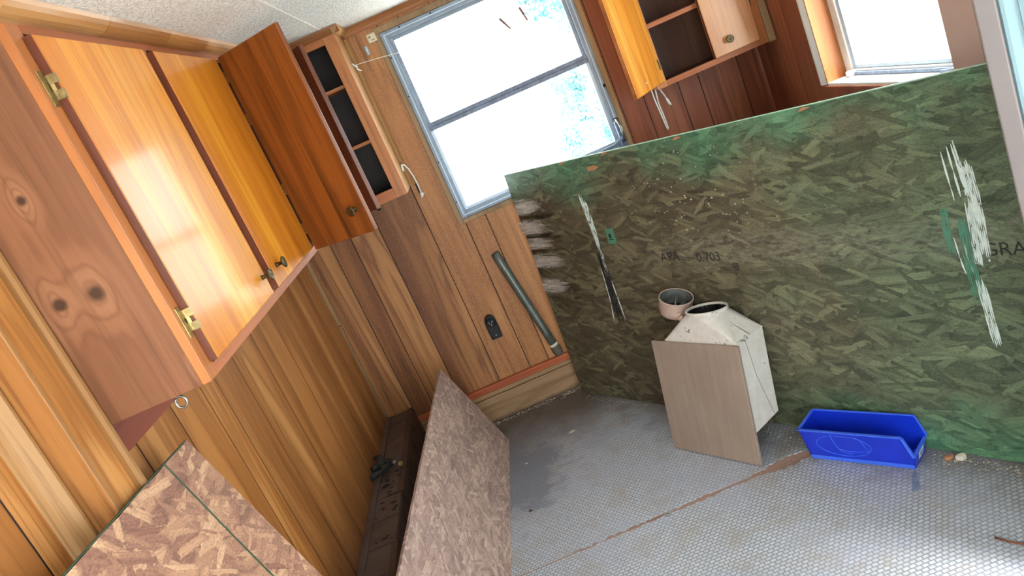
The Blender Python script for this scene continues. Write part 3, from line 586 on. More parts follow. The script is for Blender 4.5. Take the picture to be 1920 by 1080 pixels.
for z0, z1 in ((Z2, Z2 + 0.025), (H - 0.04, H - 0.002)): obj('frame_rail', MB().box(1.808, 2.232, Y2, Y2 + 0.018, z0, z1), M['rail_x'], rc, bevel=0.0015)
obj('shelf', MB().box(X0 + 0.014, X1 - 0.014, Y2 + 0.0185, -0.012, 1.474, 1.494), M['rail_x'], rc, bevel=0.001)
e2 = obj('door', MB().box(2.034, 2.236, Y2 - 0.0175, Y2 - 0.0005, 1.249, 1.95), M['door_glare'], rc, bevel=0.003, label='closed right door')
obj('door_edge', MB().box(2.0328, 2.0338, Y2 - 0.0165, Y2 - 0.001, 1.2495, 1.9495), M['door_edge'], e2)
knob(e2, (2.107, Y2 - 0.0175, 1.305), (0, -1, 0))
obj('hinge', MB().box(2.237, 2.246, Y2 - 0.006, Y2 - 0.0005, 1.395, 1.46).tube([(2.2385, Y2 - 0.010, 1.40), (2.2385, Y2 - 0.010, 1.455)], 0.0055, 8), M['knob'], e2)
h5 = Vector((1.800, -0.262, 0)); f5 = Vector((1.615, -0.484, 0)); e5 = (f5 - h5).normalized(); n5 = Vector((e5.y, -e5.x, 0))
if n5.y > 0: n5 = -n5
# inner face of the open door looks at the room
F5 = frame(h5, e5, (0, 0, 1), n5)
L5 = (f5 - h5).length
e1 = obj('door', MB().box(0.0, L5, 1.250, 1.95, -0.016, 0.0), M['door_l'], rc, frame=F5, bevel=0.002, label='left door flung open')
WORLD[e1.name] = F5
obj('door_edge', MB().box(L5 + 0.0002, L5 + 0.0015, 1.2505, 1.9495, -0.016, 0.0).box(0.0, L5, 1.2485, 1.2495, -0.018, 0.0), M['frame'], e1, frame=F5)
obj('hinge', MB().box(0.003, 0.020, 1.302, 1.345, 0.0001, 0.003), M['brass'], e1, frame=F5, bevel=0.001)
obj('screw', MB().lathe((0.17, 1.285, 0), (0, 0, 1), [(0.004, 0), (0.003, 0.001), (0.0005, 0.001)], 8), M['label'], e1, frame=F5)
obj('corner_bead', MB().prism([(X1 + 0.0005, Y2 - 0.006, Z2 - 0.004), (X1 + 0.032, Y2 - 0.006, Z2 - 0.004), (X1 + 0.032, Y2 + 0.016, Z2 - 0.004), (X1 + 0.0005, Y2 + 0.016, Z2 - 0.004)], (0, 0, H - 0.04 - Z2)), M['strip_dark'], rc, bevel=0.004)

# ------------------------------------------------------------------ big green OSB sheet
U = Vector((0.5512, -0.8344, 0)).normalized(); NB = Vector((-U.y, U.x, 0)); UP = Vector((NB.x * 0.0774, NB.y * 0.0774, 1.128)).normalized(); NF = U.cross(UP)
if NF.dot(Vector((0, -1, 0))) < 0: NF = -NF
FO = Matrix.Identity(4)
FO = frame(Vector((0.951, -0.093, 0.0012)), U, UP, NF)
def board_outline(L, Wd, seed, amp=0.0015, step=0.06):
    r = random.Random(seed); pts = []
    n = int(L / step); k = int(Wd / step)
    for i in range(n): pts.append((L * i / n, r.uniform(0, amp)))
    for i in range(k): pts.append((L - r.uniform(0, amp), Wd * i / k))
    for i in range(n): pts.append((L - L * i / n, Wd - r.uniform(0, amp)))
    for i in range(k): pts.append((r.uniform(0, amp), Wd - Wd * i / k))
    return pts
g = obj('osb_sheet', MB().prism([(a, b, -0.0125) for a, b in board_outline(2.295, 1.131, 5)], (0, 0, 0.0125)), M['osb_green'], frame=FO)
tag(g, 'large dark green strand board sheet leaning across the far corner under both windows', 'strand board')
WORLD[g.name] = FO
obj('painted_edge', MB().box(0.0, 2.295, 1.1312, 1.1335, -0.0125, 0.0003), M['pale_green_edge'], g, frame=FO, label='pale green top edge')
def blob(cx_, cy_, w, h, seed, ang=0.0, n=26, z=0.0006, jag=0.25):
    r = random.Random(seed); pts = []
    for i in range(n):
        t = 2 * math.pi * i / n; k = 1 - r.random() * jag
        x, y = math.cos(t) * w / 2 * k, math.sin(t) * h / 2 * k
        pts.append((cx_ + x * math.cos(ang) - y * math.sin(ang), cy_ + x * math.sin(ang) + y * math.cos(ang), 0.0002))
    return MB().prism(pts, (0, 0, z))
for i, (x, y, w, h) in enumerate([(0.125, 0.968, 0.245, 0.125), (0.115, 0.868, 0.26, 0.13), (0.125, 0.790, 0.245, 0.09), (0.135, 0.698, 0.27, 0.12), (0.125, 0.575, 0.26, 0.13)]):
    obj('paint_smear', MB().box(x - w / 2, x + w / 2, y - h / 2, y + h / 2, 0.0003, 0.0009), M['smear'], g, frame=FO)
def streak(pts, w, seed, mat, name, fill=0.8):
    """paint scraped along a polyline: a bundle of thin ragged lines"""
    r = random.Random(seed); n = max(1, int(w / 0.0045)); mb = MB(); P = [Vector((a, b, 0)) for a, b in pts]
    lens = [(q - p).length for p, q in zip(P[:-1], P[1:])]; tot = sum(lens)
    def at(d):
        for k, l in enumerate(lens):
            if d <= l or k == len(lens) - 1: return P[k].lerp(P[k + 1], min(1, d / l)), (P[k + 1] - P[k]).normalized()
            d -= l
    for k in range(n):
        off = (k + 0.5) / n * w - w / 2; d = r.uniform(0, 0.12) * tot; end = tot * (1 - r.uniform(0, 0.12))
        while d < end:
            e = min(end, d + r.uniform(0.03, 0.16) * fill); m_ = max(2, int((e - d) / 0.02)); L = []; R = []
            for i in range(m_ + 1):
                p, tt = at(d + (e - d) * i / m_); nn = Vector((-tt.y, tt.x, 0)); hw = 0.0027 * (0.55 + 0.5 * r.random()) * (0.25 if i in (0, m_) else 1)
                c = p + nn * (off + r.uniform(-0.0004, 0.0004)); L.append(c + nn * hw); R.append(c - nn * hw)
            z = Vector((0, 0, 0.0003))
            for i in range(m_): mb.prism([L[i] + z, R[i] + z, R[i + 1] + z, L[i + 1] + z], (0, 0, 0.0008))
            d = e + r.uniform(0.0, 0.03) * (1 - fill)
    obj(name, mb, mat, g, frame=FO, kind='stuff')
streak([(0.462, 0.985), (0.470, 0.84), (0.476, 0.70), (0.466, 0.62)], 0.018, 1, M['ink_white'], 'scraped_stripe', 0.45)
streak([(0.482, 0.975), (0.484, 0.83), (0.476, 0.74)], 0.014, 2, M['ink_white'], 'scraped_stripe', 0.4)
streak([(0.466, 0.76), (0.462, 0.60), (0.452, 0.39)], 0.040, 3, M['tape'], 'tape_residue', 0.9)
streak([(0.444, 0.66), (0.432, 0.50), (0.412, 0.40)], 0.006, 4, M['ink_white'], 'scraped_stripe')
streak([(0.480, 0.62), (0.484, 0.50), (0.486, 0.39)], 0.006, 6, M['ink_white'], 'scraped_stripe')
streak([(1.916, 0.962), (1.922, 0.90), (1.928, 0.80)], 0.012, 11, M['ink_white'], 'scraped_stripe')
streak([(1.936, 0.918), (1.942, 0.80), (1.940, 0.70), (1.938, 0.61)], 0.032, 12, M['ink_white'], 'scraped_stripe')
streak([(1.925, 0.80), (1.922, 0.70), (1.918, 0.60)], 0.018, 13, M['ink_white'], 'scraped_stripe')
streak([(1.914, 0.575), (1.918, 0.50), (1.922, 0.42), (1.926, 0.366)], 0.024, 14, M['ink_white'], 'scraped_stripe')
for k, x in enumerate((1.884, 1.902)): streak([(x, 0.955), (x + 0.006, 0.86), (x + 0.010, 0.80)], 0.005, 15 + k, M['ink_white'], 'scraped_stripe')
for k, x in enumerate((1.872, 1.892)): streak([(x, 0.70), (x + 0.006, 0.62), (x + 0.014, 0.58)], 0.006, 18 + k, M['ink_white'], 'scraped_stripe')
streak([(1.906, 0.76), (1.900, 0.66), (1.902, 0.50)], 0.030, 21, M['sticker'], 'green_drip')
streak([(1.862, 0.80), (1.858, 0.72), (1.862, 0.64)], 0.020, 22, M['sticker'], 'green_drip')
obj('sticker', MB().prism([(0.541, 0.757, 0.0002), (0.588, 0.759, 0.0002), (0.590, 0.825, 0.0002), (0.543, 0.824, 0.0002)], (0, 0, 0.0008)), M['sticker'], g, frame=FO, label='small green rectangular sticker')
obj('sticker_print', MB().box(0.556, 0.570, 0.785, 0.802, 0.0011, 0.0014).box(0.552, 0.578, 0.776, 0.780, 0.0011, 0.0014), M['ink'], g, frame=FO)
obj('splinter', MB().prism([(0.560, 1.075, 0.0002), (0.60, 1.070, 0.0002), (0.626, 1.080, 0.0002), (0.606, 1.092, 0.0002), (0.565, 1.089, 0.0002)], (0, 0, 0.002)), M['chip_wood'], g, frame=FO, label='small bare orange splinter')
for k, (x, y) in enumerate([(0.40, 1.127), (1.03, 1.124), (1.52, 1.125), (0.66, 1.128)]):
    obj('splinter', MB().prism([(x, y - 0.006, 0.0003), (x + 0.018, y - 0.005, 0.0003), (x + 0.042, y, 0.0003), (x + 0.016, y + 0.005, 0.0003)], (0, 0, 0.003)), M['chip_wood'], g, frame=FO)
def stamp(txt, x, y, size):
    c = bpy.data.curves.new('stamp_text', 'FONT'); c.body = txt; c.size = size; c.extrude = 0.0002; c.materials.append(M['ink'])
    tmp = bpy.data.objects.new('tmp', c); COL.objects.link(tmp); bpy.context.view_layer.update()
    me = bpy.data.meshes.new_from_object(tmp.evaluated_get(bpy.context.evaluated_depsgraph_get())); bpy.data.objects.remove(tmp)
    o = bpy.data.objects.new('stamp_text', me); COL.objects.link(o); o.matrix_world = FO @ Matrix.Translation((x, y, 0.0006)); o.parent = g; o.matrix_parent_inverse = FO.inverted(); return o
stamp('APA', 0.800, 0.670, 0.052); stamp('0.703', 0.975, 0.662, 0.050); stamp('GRADE', 1.935, 0.640, 0.052)

# ------------------------------------------------------------------ two pale boards on the left
t0 = Vector((-0.076, -0.985, 0)).normalized()          # along the foot
p0 = Vector((0.542, -0.263, 0.001)); tp = Vector((0.3955, -0.2505, 0.460)); v1 = (tp - p0).normalized(); n1 = t0.cross(v1)
if n1.x < 0: n1 = -n1
F6 = frame(p0, t0, v1, n1)
b1 = obj('osb_offcut', MB().prism([(a, b, -0.012) for a, b in board_outline(1.66, 0.482, 8, 0.002)], (0, 0, 0.012)), M['osb_pale'], frame=F6)
tag(b1, 'long pale pinkish strand board offcut leaning over the brown duct by the left wall', 'strand board')
WORLD[b1.name] = F6
obj('green_mark', MB().prism([(0.90, 0.18, 0.0002), (0.94, 0.16, 0.0002), (0.97, 0.25, 0.0002), (0.945, 0.265, 0.0002)], (0, 0, 0.0006)), M['pale_green_edge'], b1, frame=F6)
q0 = Vector((0.092, -1.925, 1.118)); q1 = Vector((0.118, -2.4774, 1.1603)); t2 = (q1 - q0).normalized(); v2 = Vector((0.2737, -0.0607, -0.9599)); v2 = (v2 - t2 * v2.dot(t2)).normalized(); n2 = v2.cross(t2)
if n2.x < 0: n2 = -n2
F7 = frame(q0, t2, v2, n2 if t2.cross(v2).dot(n2) > 0 else n2)
b2 = obj('osb_board', MB().prism([(a, b, -0.012) for a, b in board_outline(1.22, 1.160, 9, 0.002)], (0, 0, 0.012)), M['osb_tan'], frame=F7)
tag(b2, 'tan strand board panel with green top edge leaning on the left wall, nearest the camera', 'strand board')
WORLD[b2.name] = F7
obj('painted_edge', MB().box(0.0, 1.22, -0.0022, -0.0003, -0.012, 0.0005), M['green_edge'], b2, frame=F7, label='dark green top edge')
obj('green_line', MB().prism([(0.135, 0.0, 0.0002), (0.141, 0.0, 0.0002), (0.150, 0.20, 0.0002), (0.158, 0.50, 0.0002), (0.151, 0.50, 0.0002), (0.144, 0.20, 0.0002)], (0, 0, 0.0005)), M['green_edge'], b2, frame=F7, label='thin faded green chalk line')

# ------------------------------------------------------------------ brown baseboard duct and gas fitting
hd = thing('baseboard_duct', 'long brown sheet-metal duct cover along the foot of the left wall', 'duct', (0.07, -0.8, 0))
segs = [-0.020, -0.16, -0.32, -0.50, -0.66, -0.815, -0.98, -1.155, -1.33, -1.52, -1.75, -2.0]
for i in range(len(segs) - 1):
    y1, y0 = segs[i], segs[i + 1]; dz = 0.0
    obj('top_plate', MB().hexa([(0.030, y0, 0.246), (0.134, y0, 0.246), (0.134, y1 + 0.004, 0.249), (0.030, y1 + 0.004, 0.249), (0.030, y0, 0.2535), (0.134, y0, 0.2535), (0.134, y1 - 0.002, 0.2505), (0.030, y1 - 0.002, 0.2505)]), M['duct'], hd, bevel=0.0008)
    obj('front_plate', MB().hexa([(0.128, y0, 0.0), (0.1405, y0, 0.0), (0.1365, y1, 0.0), (0.128, y1, 0.0), (0.128, y0, 0.243), (0.1405, y0, 0.243), (0.1365, y1, 0.243), (0.128, y1, 0.243)]), M['duct_side'], hd, bevel=0.001)
obj('wall_flange', MB().box(0.0005, 0.028, -2.0, -0.020, 0.0, 0.258), M['duct'], hd, bevel=0.003)
obj('edge_cap', MB().prism([(0.118, -0.82, 0.2545), (0.144, -0.82, 0.2545), (0.148, -0.82, 0.230), (0.1425, -0.82, 0.228), (0.139, -0.82, 0.2505)], (0, 0.80, 0)), M['duct_side'], hd)
obj('edge_cap', MB().prism([(0.122, -2.0, 0.2545), (0.146, -2.0, 0.2545), (0.150, -2.0, 0.235), (0.1445, -2.0, 0.233), (0.141, -2.0, 0.2505)], (0, 0.845, 0)), M['duct_side'], hd)
mb = MB(); r = random.Random(4)
for k in range(38):
    y = -0.55 - abs(r.gauss(0, 0.28)); x = r.uniform(0.035, 0.125); s = r.uniform(0.002, 0.008); a = r.uniform(0, 3)
    mb.prism([(x + s * 2.4 * math.cos(a + q) * r.uniform(.5, 1), y + s * 1.6 * math.sin(a + q) * r.uniform(.5, 1), 0.2537) for q in (0, 1.2, 2.5, 3.8, 5.1)], (0, 0, 0.0012))
obj('soot_flakes', mb, M['soot'], hd, kind='stuff')
gv = thing('gas_valve', 'sooty black twin pipe valve lying on the brown duct', 'valve', (0.05, -0.6, 0.258))
obj('pipe_stub', MB().tube([(0.0, -0.672, 0.285), (0.040, -0.640, 0.283), (0.095, -0.600, 0.281)], [0.013, 0.013, 0.011], 14), M['soot'], gv, smooth=True)
obj('pipe_stub', MB().tube([(0.004, -0.615, 0.292), (0.030, -0.592, 0.292)], 0.0135, 14).tube([(0.030, -0.592, 0.292), (0.050, -0.575, 0.290), (0.076, -0.580, 0.288), (0.105, -0.612, 0.286)], [0.013, 0.016, 0.012, 0.009], 12), M['soot'], gv, smooth=True)
obj('union_nut', MB().tube([(0.048, -0.634, 0.283), (0.062, -0.624, 0.283)], 0.0175, 6), M['soot'], gv)
obj('union_nut', MB().tube([(0.030, -0.548, 0.292), (0.052, -0.586, 0.300)], [0.012, 0.017], 6), M['soot'], gv)
obj('valve_handle', MB().tube([(0.010, -0.535, 0.300), (0.030, -0.545, 0.310), (0.050, -0.540, 0.305)], 0.006, 8), M['soot'], gv, smooth=True)
obj('steel_tip', MB().tube([(0.101, -0.610, 0.286), (0.112, -0.622, 0.286)], 0.0095, 12), M['steel'], gv, smooth=True)
obj('brass_plug', MB().lathe((0.122, -0.600, 0.262), (0.25, -0.6, 0.75), [(0.011, 0), (0.011, 0.004), (0.009, 0.006)], 16), M['brass'], gv)

# ------------------------------------------------------------------ vent hood
HU = Vector((0.55297, -0.83320, 0)).normalized(); HV = Vector((0.16796, 0.11147, 0.97947)).normalized(); HW = Vector((0.81610, 0.54161, -0.20159)).normalized()
FH = frame(Vector((1.190, -0.900, 0.004)), HU, HV, HW)      # local x along the front, y up the board, z into the hood
FH[0][2], FH[1][2], FH[2][2] = HW
hood = thing('vent_hood', 'old cream metal vent hood with a tan front board and round top collar', 'vent hood', (1.32, -0.98, 0.0))
obj('front_board', MB().box(0.0, 0.3995, 0.0, 0.437, 0.0, 0.012), M['board'], hood, frame=FH, bevel=0.002, label='flat tan front board')
u0, u1, wf, wk = 0.062, 0.386, 0.0125, 0.165
body = MB()
A = [(u0, 0.108, wf), (u1, 0.108, wf), (u1, 0.139, wk), (u0, 0.139, wk)]; Bt = [(u0, 0.441, wf), (u1, 0.441, wf), (u1, 0.457, wk), (u0, 0.457, wk)]
body.add(A + Bt, [(0, 1, 5, 4), (1, 2, 6, 5), (2, 3, 7, 6), (3, 0, 4, 7)])
ins = 0.004
A2 = [(u0 + ins, 0.108, wf + ins), (u1 - ins, 0.108, wf + ins), (u1 - ins, 0.139, wk - ins), (u0 + ins, 0.139, wk - ins)]; B2 = [(a, b - 0.004, c) for (a, b, c) in [(u0 + ins, 0.441, wf + ins), (u1 - ins, 0.441, wf + ins), (u1 - ins, 0.457, wk - ins), (u0 + ins, 0.457, wk - ins)]]
body.add(A2 + B2, [(4, 5, 1, 0), (5, 6, 2, 1), (6, 7, 3, 2), (7, 4, 0, 3)]).add(A + A2, [(0, 4, 5, 1), (1, 5, 6, 2), (2, 6, 7, 3), (3, 7, 4, 0)])
obj('hood_body', body, M['hood'], hood, frame=FH)
# rectangle-to-round transition
nC = 32; cu, cw, rad, vt = 0.222, 0.0885, 0.074, 0.534
circ = [(cu + rad * math.cos(2 * math.pi * k / nC), vt, cw + rad * math.sin(2 * math.pi * k / nC)) for k in range(nC)]
cor = [Bt[1], Bt[0], Bt[3], Bt[2]]          # +u -w, -u -w, -u +w, +u +w
angs = {0: (1.5 * math.pi, 2 * math.pi), 1: (math.pi, 1.5 * math.pi), 2: (0.5 * math.pi, math.pi), 3: (0, 0.5 * math.pi)}
tr = MB(); vs = circ + cor; fs = []
for c, (a0, a1) in angs.items():
    k0, k1 = round(a0 / (2 * math.pi) * nC), round(a1 / (2 * math.pi) * nC)
    for k in range(k0, k1): fs.append((k % nC, (k + 1) % nC, nC + c))
fs += [(0, nC + 0, nC + 3), (nC // 4, nC + 3, nC + 2), (nC // 2, nC + 2, nC + 1), (3 * nC // 4, nC + 1, nC + 0)]
tr.add(vs, fs)
obj('hood_top', tr, M['hood'], hood, frame=FH)
obj('seam_flange', MB().prism([(u0 - 0.001, 0.4385, wf - 0.0005), (u1 + 0.0015, 0.4385, wf - 0.0005), (u1 + 0.0015, 0.4545, wk + 0.001), (u0 - 0.001, 0.4545, wk + 0.001)], (0, 0.0035, 0)), M['hood'], hood, frame=FH)
obj('collar_ring', MB().lathe((cu, vt - 0.002, cw), (0, 1, 0), [(0.0745, 0), (0.078, 0.002), (0.078, 0.012), (0.076, 0.014), (0.0725, 0.014), (0.0705, 0.012), (0.0705, -0.035), (0.0725, -0.035)], 36, closed=True), M['hood'], hood, frame=FH, smooth=True)
obj('collar_bolt', MB().tube([(cu + 0.070, vt + 0.004, cw - 0.040), (cu + 0.084, vt + 0.001, cw - 0.046)], 0.006, 8).box(cu + 0.066, cu + 0.076, vt - 0.004, vt + 0.012, cw - 0.056, cw - 0.044), M['hood'], hood, frame=FH)
obj('shade_cup', MB().lathe((cu, vt - 0.060, cw), (0, 1, 0), [(0.001, 0), (0.0700, 0.0005), (0.0703, 0.064)], 30, cap=False), M['dark'], hood, frame=FH)  # black cup added to stand for the shade inside the open collar
obj('hood_seam', MB().tube([(cu + 0.074 * math.cos(-0.45), vt, cw + 0.074 * math.sin(-0.45)), (u1 + 0.0005, 0.4505, 0.092)], 0.0013, 5).tube([(u1 + 0.0005, 0.449, 0.06), (u1 + 0.0006, 0.30, 0.085), (u1 + 0.0006, 0.14, 0.14)], 0.0007, 4), M['can_in'], hood, frame=FH)
# round damper collar resting between hood and sheet
AX = Vector((0.308, -0.262, 1)).normalized(); c0 = Vector((1.412, -0.853, 0.558)) - AX * 0.0686
KR = 0.81; K = lambda prof: [(a * KR, b * 0.70) for a, b in prof]
cn = thing('damper_collar', 'small round cream damper collar wedged behind the vent hood against the green sheet', 'vent collar', tuple(c0))
obj('collar_wall', MB().lathe(c0, AX, K([(0.070, 0.0), (0.0715, 0.012), (0.0735, 0.014), (0.0735, 0.020), (0.0765, 0.024), (0.0785, 0.092), (0.0800, 0.094), (0.0795, 0.098), (0.0765, 0.098), (0.0745, 0.024), (0.068, 0.0)]), 36, closed=True), M['can'], cn, smooth=True)
e_ = AX.orthogonal().normalized(); f_ = AX.cross(e_)
obj('collar_lining', MB().lathe(c0, AX, K([(0.0675, 0.004), (0.0742, 0.026), (0.0758, 0.096)]), 36, cap=False), M['can_in'], cn, smooth=True)
obj('damper_plate', MB().lathe(c0, AX, K([(0.069, 0.010), (0.069, 0.013), (0.045, 0.017), (0.001, 0.019)]), 30), M['dark'], cn, smooth=True)
rd = Vector((0.35, 0.93, 0)); rd = (rd - AX * rd.dot(AX)).normalized(); pc = c0 + AX * 0.047
obj('damper_rod', MB().tube([pc - rd * 0.0605, pc + rd * 0.0605], 0.0045, 8), M['steel'], cn, smooth=True)
sd = AX.cross(rd).normalized()
obj('damper_spring', MB().tube([pc - sd * 0.04 - AX * 0.02, pc - sd * 0.035 + AX * 0.0, pc - sd * 0.02 - AX * 0.012, pc - rd * 0.02 - AX * 0.03], 0.004, 8), M['can_in'], cn, smooth=True)
fr = Vector((-0.15, -0.98, 0)); fr = (fr - AX * fr.dot(AX)).normalized()
obj('damper_knob', MB().ball(c0 + AX * 0.010 + fr * 0.070 + Vector((0.012, 0, 0)), 0.0115, 14, 10), M['can'], cn, smooth=True)
obj('damper_bolt', MB().tube([c0 + AX * 0.032 + fr * 0.060, c0 + AX * 0.032 + fr * 0.068], 0.006, 8), M['can'], cn)

# ------------------------------------------------------------------ blue parts bin
BU = Vector((0.6477, -0.7619, 0)).normalized(); BN = Vector((-BU.y, BU.x, 0)); FB = frame(Vector((1.568, -1.293, 0.0012)), BU, BN, (0, 0, 1))
bn = thing('parts_bin', 'bright blue plastic stacking bin on the floor in front of the green sheet', 'bin', (1.70, -1.40, 0))
def sidew(y_b, y_t, t):      # one flared side wall
    prof = [(0.002, 0.0), (0.331, 0.0), (0.342, 0.052), (0.321, 0.120), (-0.005, 0.120)]
    yy = lambda z: y_b + (y_t - y_b) * z / 0.12
    return MB().hexa([(0, 0, 0)] * 8) if False else MB().add([(x, yy(z), z) for x, z in prof] + [(x, yy(z) + t, z) for x, z in prof], [(4, 3, 2, 1, 0), (5, 6, 7, 8, 9)] + [(i, (i + 1) % 5, 5 + (i + 1) % 5, 5 + i) for i in range(5)])
s1 = obj('near_side', sidew(0.0, -0.012, 0.0032), M['blue'], bn, frame=FB); WORLD[s1.name] = FB
obj('far_side', sidew(0.0905, 0.1035, 0.0032), M['blue'], bn, frame=FB)
obj('bin_floor', MB().box(0.003, 0.331, 0.003, 0.0905, 0.0, 0.004), M['blue'], bn, frame=FB)
obj('rear_wall', MB().hexa([(0.002, 0.0, 0.0), (0.006, 0.0, 0.0), (0.006, 0.0937, 0.0), (0.002, 0.0937, 0.0), (-0.006, -0.012, 0.120), (-0.002, -0.012, 0.120), (-0.002, 0.1067, 0.120), (-0.006, 0.1067, 0.120)]), M['blue'], bn, frame=FB)
fw = obj('front_lip', MB().hexa([(0.328, 0.0, 0.0), (0.3325, 0.0, 0.0), (0.3325, 0.0937, 0.0), (0.328, 0.0937, 0.0), (0.338, -0.005, 0.050), (0.3435, -0.005, 0.050), (0.3435, 0.0988, 0.050), (0.338, 0.0988, 0.050)]), M['blue'], bn, frame=FB)
WORLD[fw.name] = FB
obj('label_card', MB().hexa([(0.3368, 0.026, 0.016), (0.3373, 0.026, 0.016), (0.3373, 0.068, 0.016), (0.3368, 0.068, 0.016), (0.3424, 0.026, 0.043), (0.3430, 0.026, 0.043), (0.3430, 0.068, 0.043), (0.3424, 0.068, 0.043)]), M['label'], fw, frame=FB, label='small white label')
obj('label_print', MB().hexa([(0.3392, 0.036, 0.024), (0.3396, 0.036, 0.024), (0.3396, 0.056, 0.024), (0.3392, 0.056, 0.024), (0.3417, 0.036, 0.036), (0.3421, 0.036, 0.036), (0.3421, 0.056, 0.036), (0.3417, 0.056, 0.036)]), M['alu_grey'], fw, frame=FB)
rim = MB()
for yb, s in ((-0.012, -1), (0.1067, 1)):
    a, b = (yb - 0.006, yb + 0.0035) if s < 0 else (yb - 0.0035, yb + 0.003)
    rim.box(-0.009, 0.321, a, b, 0.1195, 0.1235)
    rim.hexa([(0.319, a, 0.1195), (0.325, a, 0.1195), (0.325, b, 0.1195), (0.319, b, 0.1195), (0.339, a + 0.005 * -s * -1 * 0, 0.052), (0.346, a, 0.052), (0.346, b, 0.052), (0.339, b, 0.052)])
rim.box(-0.010, -0.001, -0.018, 0.1097, 0.1195, 0.1235).box(0.336, 0.346, -0.006, 0.0998, 0.0498, 0.0535)
obj('rim', rim, M['blue_edge'], bn, frame=FB, bevel=0.0008)
obj('foot_ledge', MB().box(0.003, 0.331, -0.0035, 0.0, 0.0, 0.014), M['blue_edge'], bn, frame=FB, bevel=0.001)
def on_side(u, z): return (u, -0.012 * z / 0.12 - 0.0004, z)
obj('molded_relief', MB().tube([on_side(0.128 + 0.088 * math.cos(t), 0.066 + 0.042 * math.sin(t)) for t in [math.radians(d) for d in range(120, 421, 12)] if True], 0.0011, 5)
    .tube([on_side(0.095, 0.108), on_side(0.105, 0.060), on_side(0.118, 0.040), on_side(0.150, 0.034)], 0.0011, 5)
    .tube([on_side(0.098, 0.106), on_side(0.175, 0.104), on_side(0.190, 0.096), on_side(0.206, 0.050), on_side(0.150, 0.044), on_side(0.108, 0.050)], 0.0011, 5), M['blue_edge'], s1, frame=FB)

# ------------------------------------------------------------------ small things on the back wall
pp = thing('metal_pipe', 'grey metal pipe with a dark end cap leaning on the back wall', 'pipe', (0.915, -0.03, 0.2))
pa, pb = Vector((0.917, -0.046, 0.262)), Vector((0.832, -0.0235, 0.806)); pd = (pb - pa).normalized()
obj('pipe_tube', MB().lathe(pa, pd, [(0.0205, 0), (0.0205, 0.10), (0.0215, 0.30), (0.0225, 0.50), (0.0215, 0.551), (0.018, 0.551), (0.018, 0.44)], 20), M['pipe'], pp, smooth=True)
obj('pipe_ring', MB().lathe(pa, pd, [(0.0208, 0.004), (0.0228, 0.005), (0.0228, 0.018), (0.0208, 0.019)], 20), M['cream'], pp, smooth=True, label='cream plastic ring')
obj('pipe_cap', MB().lathe(pa, pd, [(0.001, -0.056), (0.013, -0.053), (0.022, -0.042), (0.0255, -0.025), (0.0245, -0.006), (0.022, 0.004)], 20), M['pipe_cap'], pp, smooth=True, label='rounded dark grey cap')
ol = thing('range_outlet', 'black surface-mounted power outlet low on the back wall left of the pipe', 'outlet', (0.675, -0.02, 0.47))
prof = [(0.650, 0.412), (0.702, 0.412), (0.704, 0.470), (0.703, 0.500)] + [(0.6765 + 0.0265 * math.cos(t), 0.505 + 0.030 * math.sin(t)) for t in [math.radians(d) for d in range(0, 181, 20)]] + [(0.649, 0.470)]
obj('outlet_box', MB().prism([(x, -0.001, z) for x, z in prof], (0, -0.034, 0)), M['black'], ol, bevel=0.004)
obj('outlet_face', MB().lathe((0.6765, -0.0351, 0.500), (0, -1, 0), [(0.0235, 0), (0.0235, 0.004), (0.0215, 0.006), (0.019, 0.0045), (0.001, 0.0045)], 28), M['dark'], ol)
for dx, dz, a in ((-0.008, 0.004, 0.6), (0.008, 0.004, -0.6), (0.0, -0.010, 0)):
    cxx, czz = 0.6765 + dx, 0.500 + dz; s_, c_ = math.sin(a), math.cos(a)
    obj('slot', MB().prism([(cxx + x * c_ - z * s_, -0.0398, czz + x * s_ + z * c_) for x, z in ((-0.0015, -0.005), (0.0015, -0.005), (0.0015, 0.005), (-0.0015, 0.005))], (0, -0.0006, 0)), M['steel'], ol)
obj('outlet_screw', MB().lathe((0.677, -0.0355, 0.432), (0, -1, 0), [(0.004, 0), (0.003, 0.0015)], 8), M['steel'], ol)
sw = thing('buzzer_plate', 'small cream square plate screwed on by the window corner', 'wall plate', (0.722, -0.005, 1.91))
obj('plate', MB().box(0.700, 0.741, -0.014, -0.0005, 1.890, 1.930), M['cream'], sw, bevel=0.004)
obj('plate_button', MB().box(0.709, 0.717, -0.017, -0.0142, 1.911, 1.920).box(0.716, 0.732, -0.0165, -0.0142, 1.899, 1.902), M['strip_dark'], sw)
ct = thing('catch_plate', 'tiny worn metal catch on the planks beside the cream plate', 'catch', (0.683, -0.004, 1.87))
obj('catch_body', MB().box(0.672, 0.686, -0.010, -0.0005, 1.850, 1.888), M['alu_light'], ct, bevel=0.003)
obj('screw', MB().lathe((0.679, -0.010, 1.860), (0, -1, 0), [(0.003, 0), (0.002, 0.001)], 8).lathe((0.679, -0.010, 1.880), (0, -1, 0), [(0.003, 0), (0.002, 0.001)], 8), M['steel'], ct)

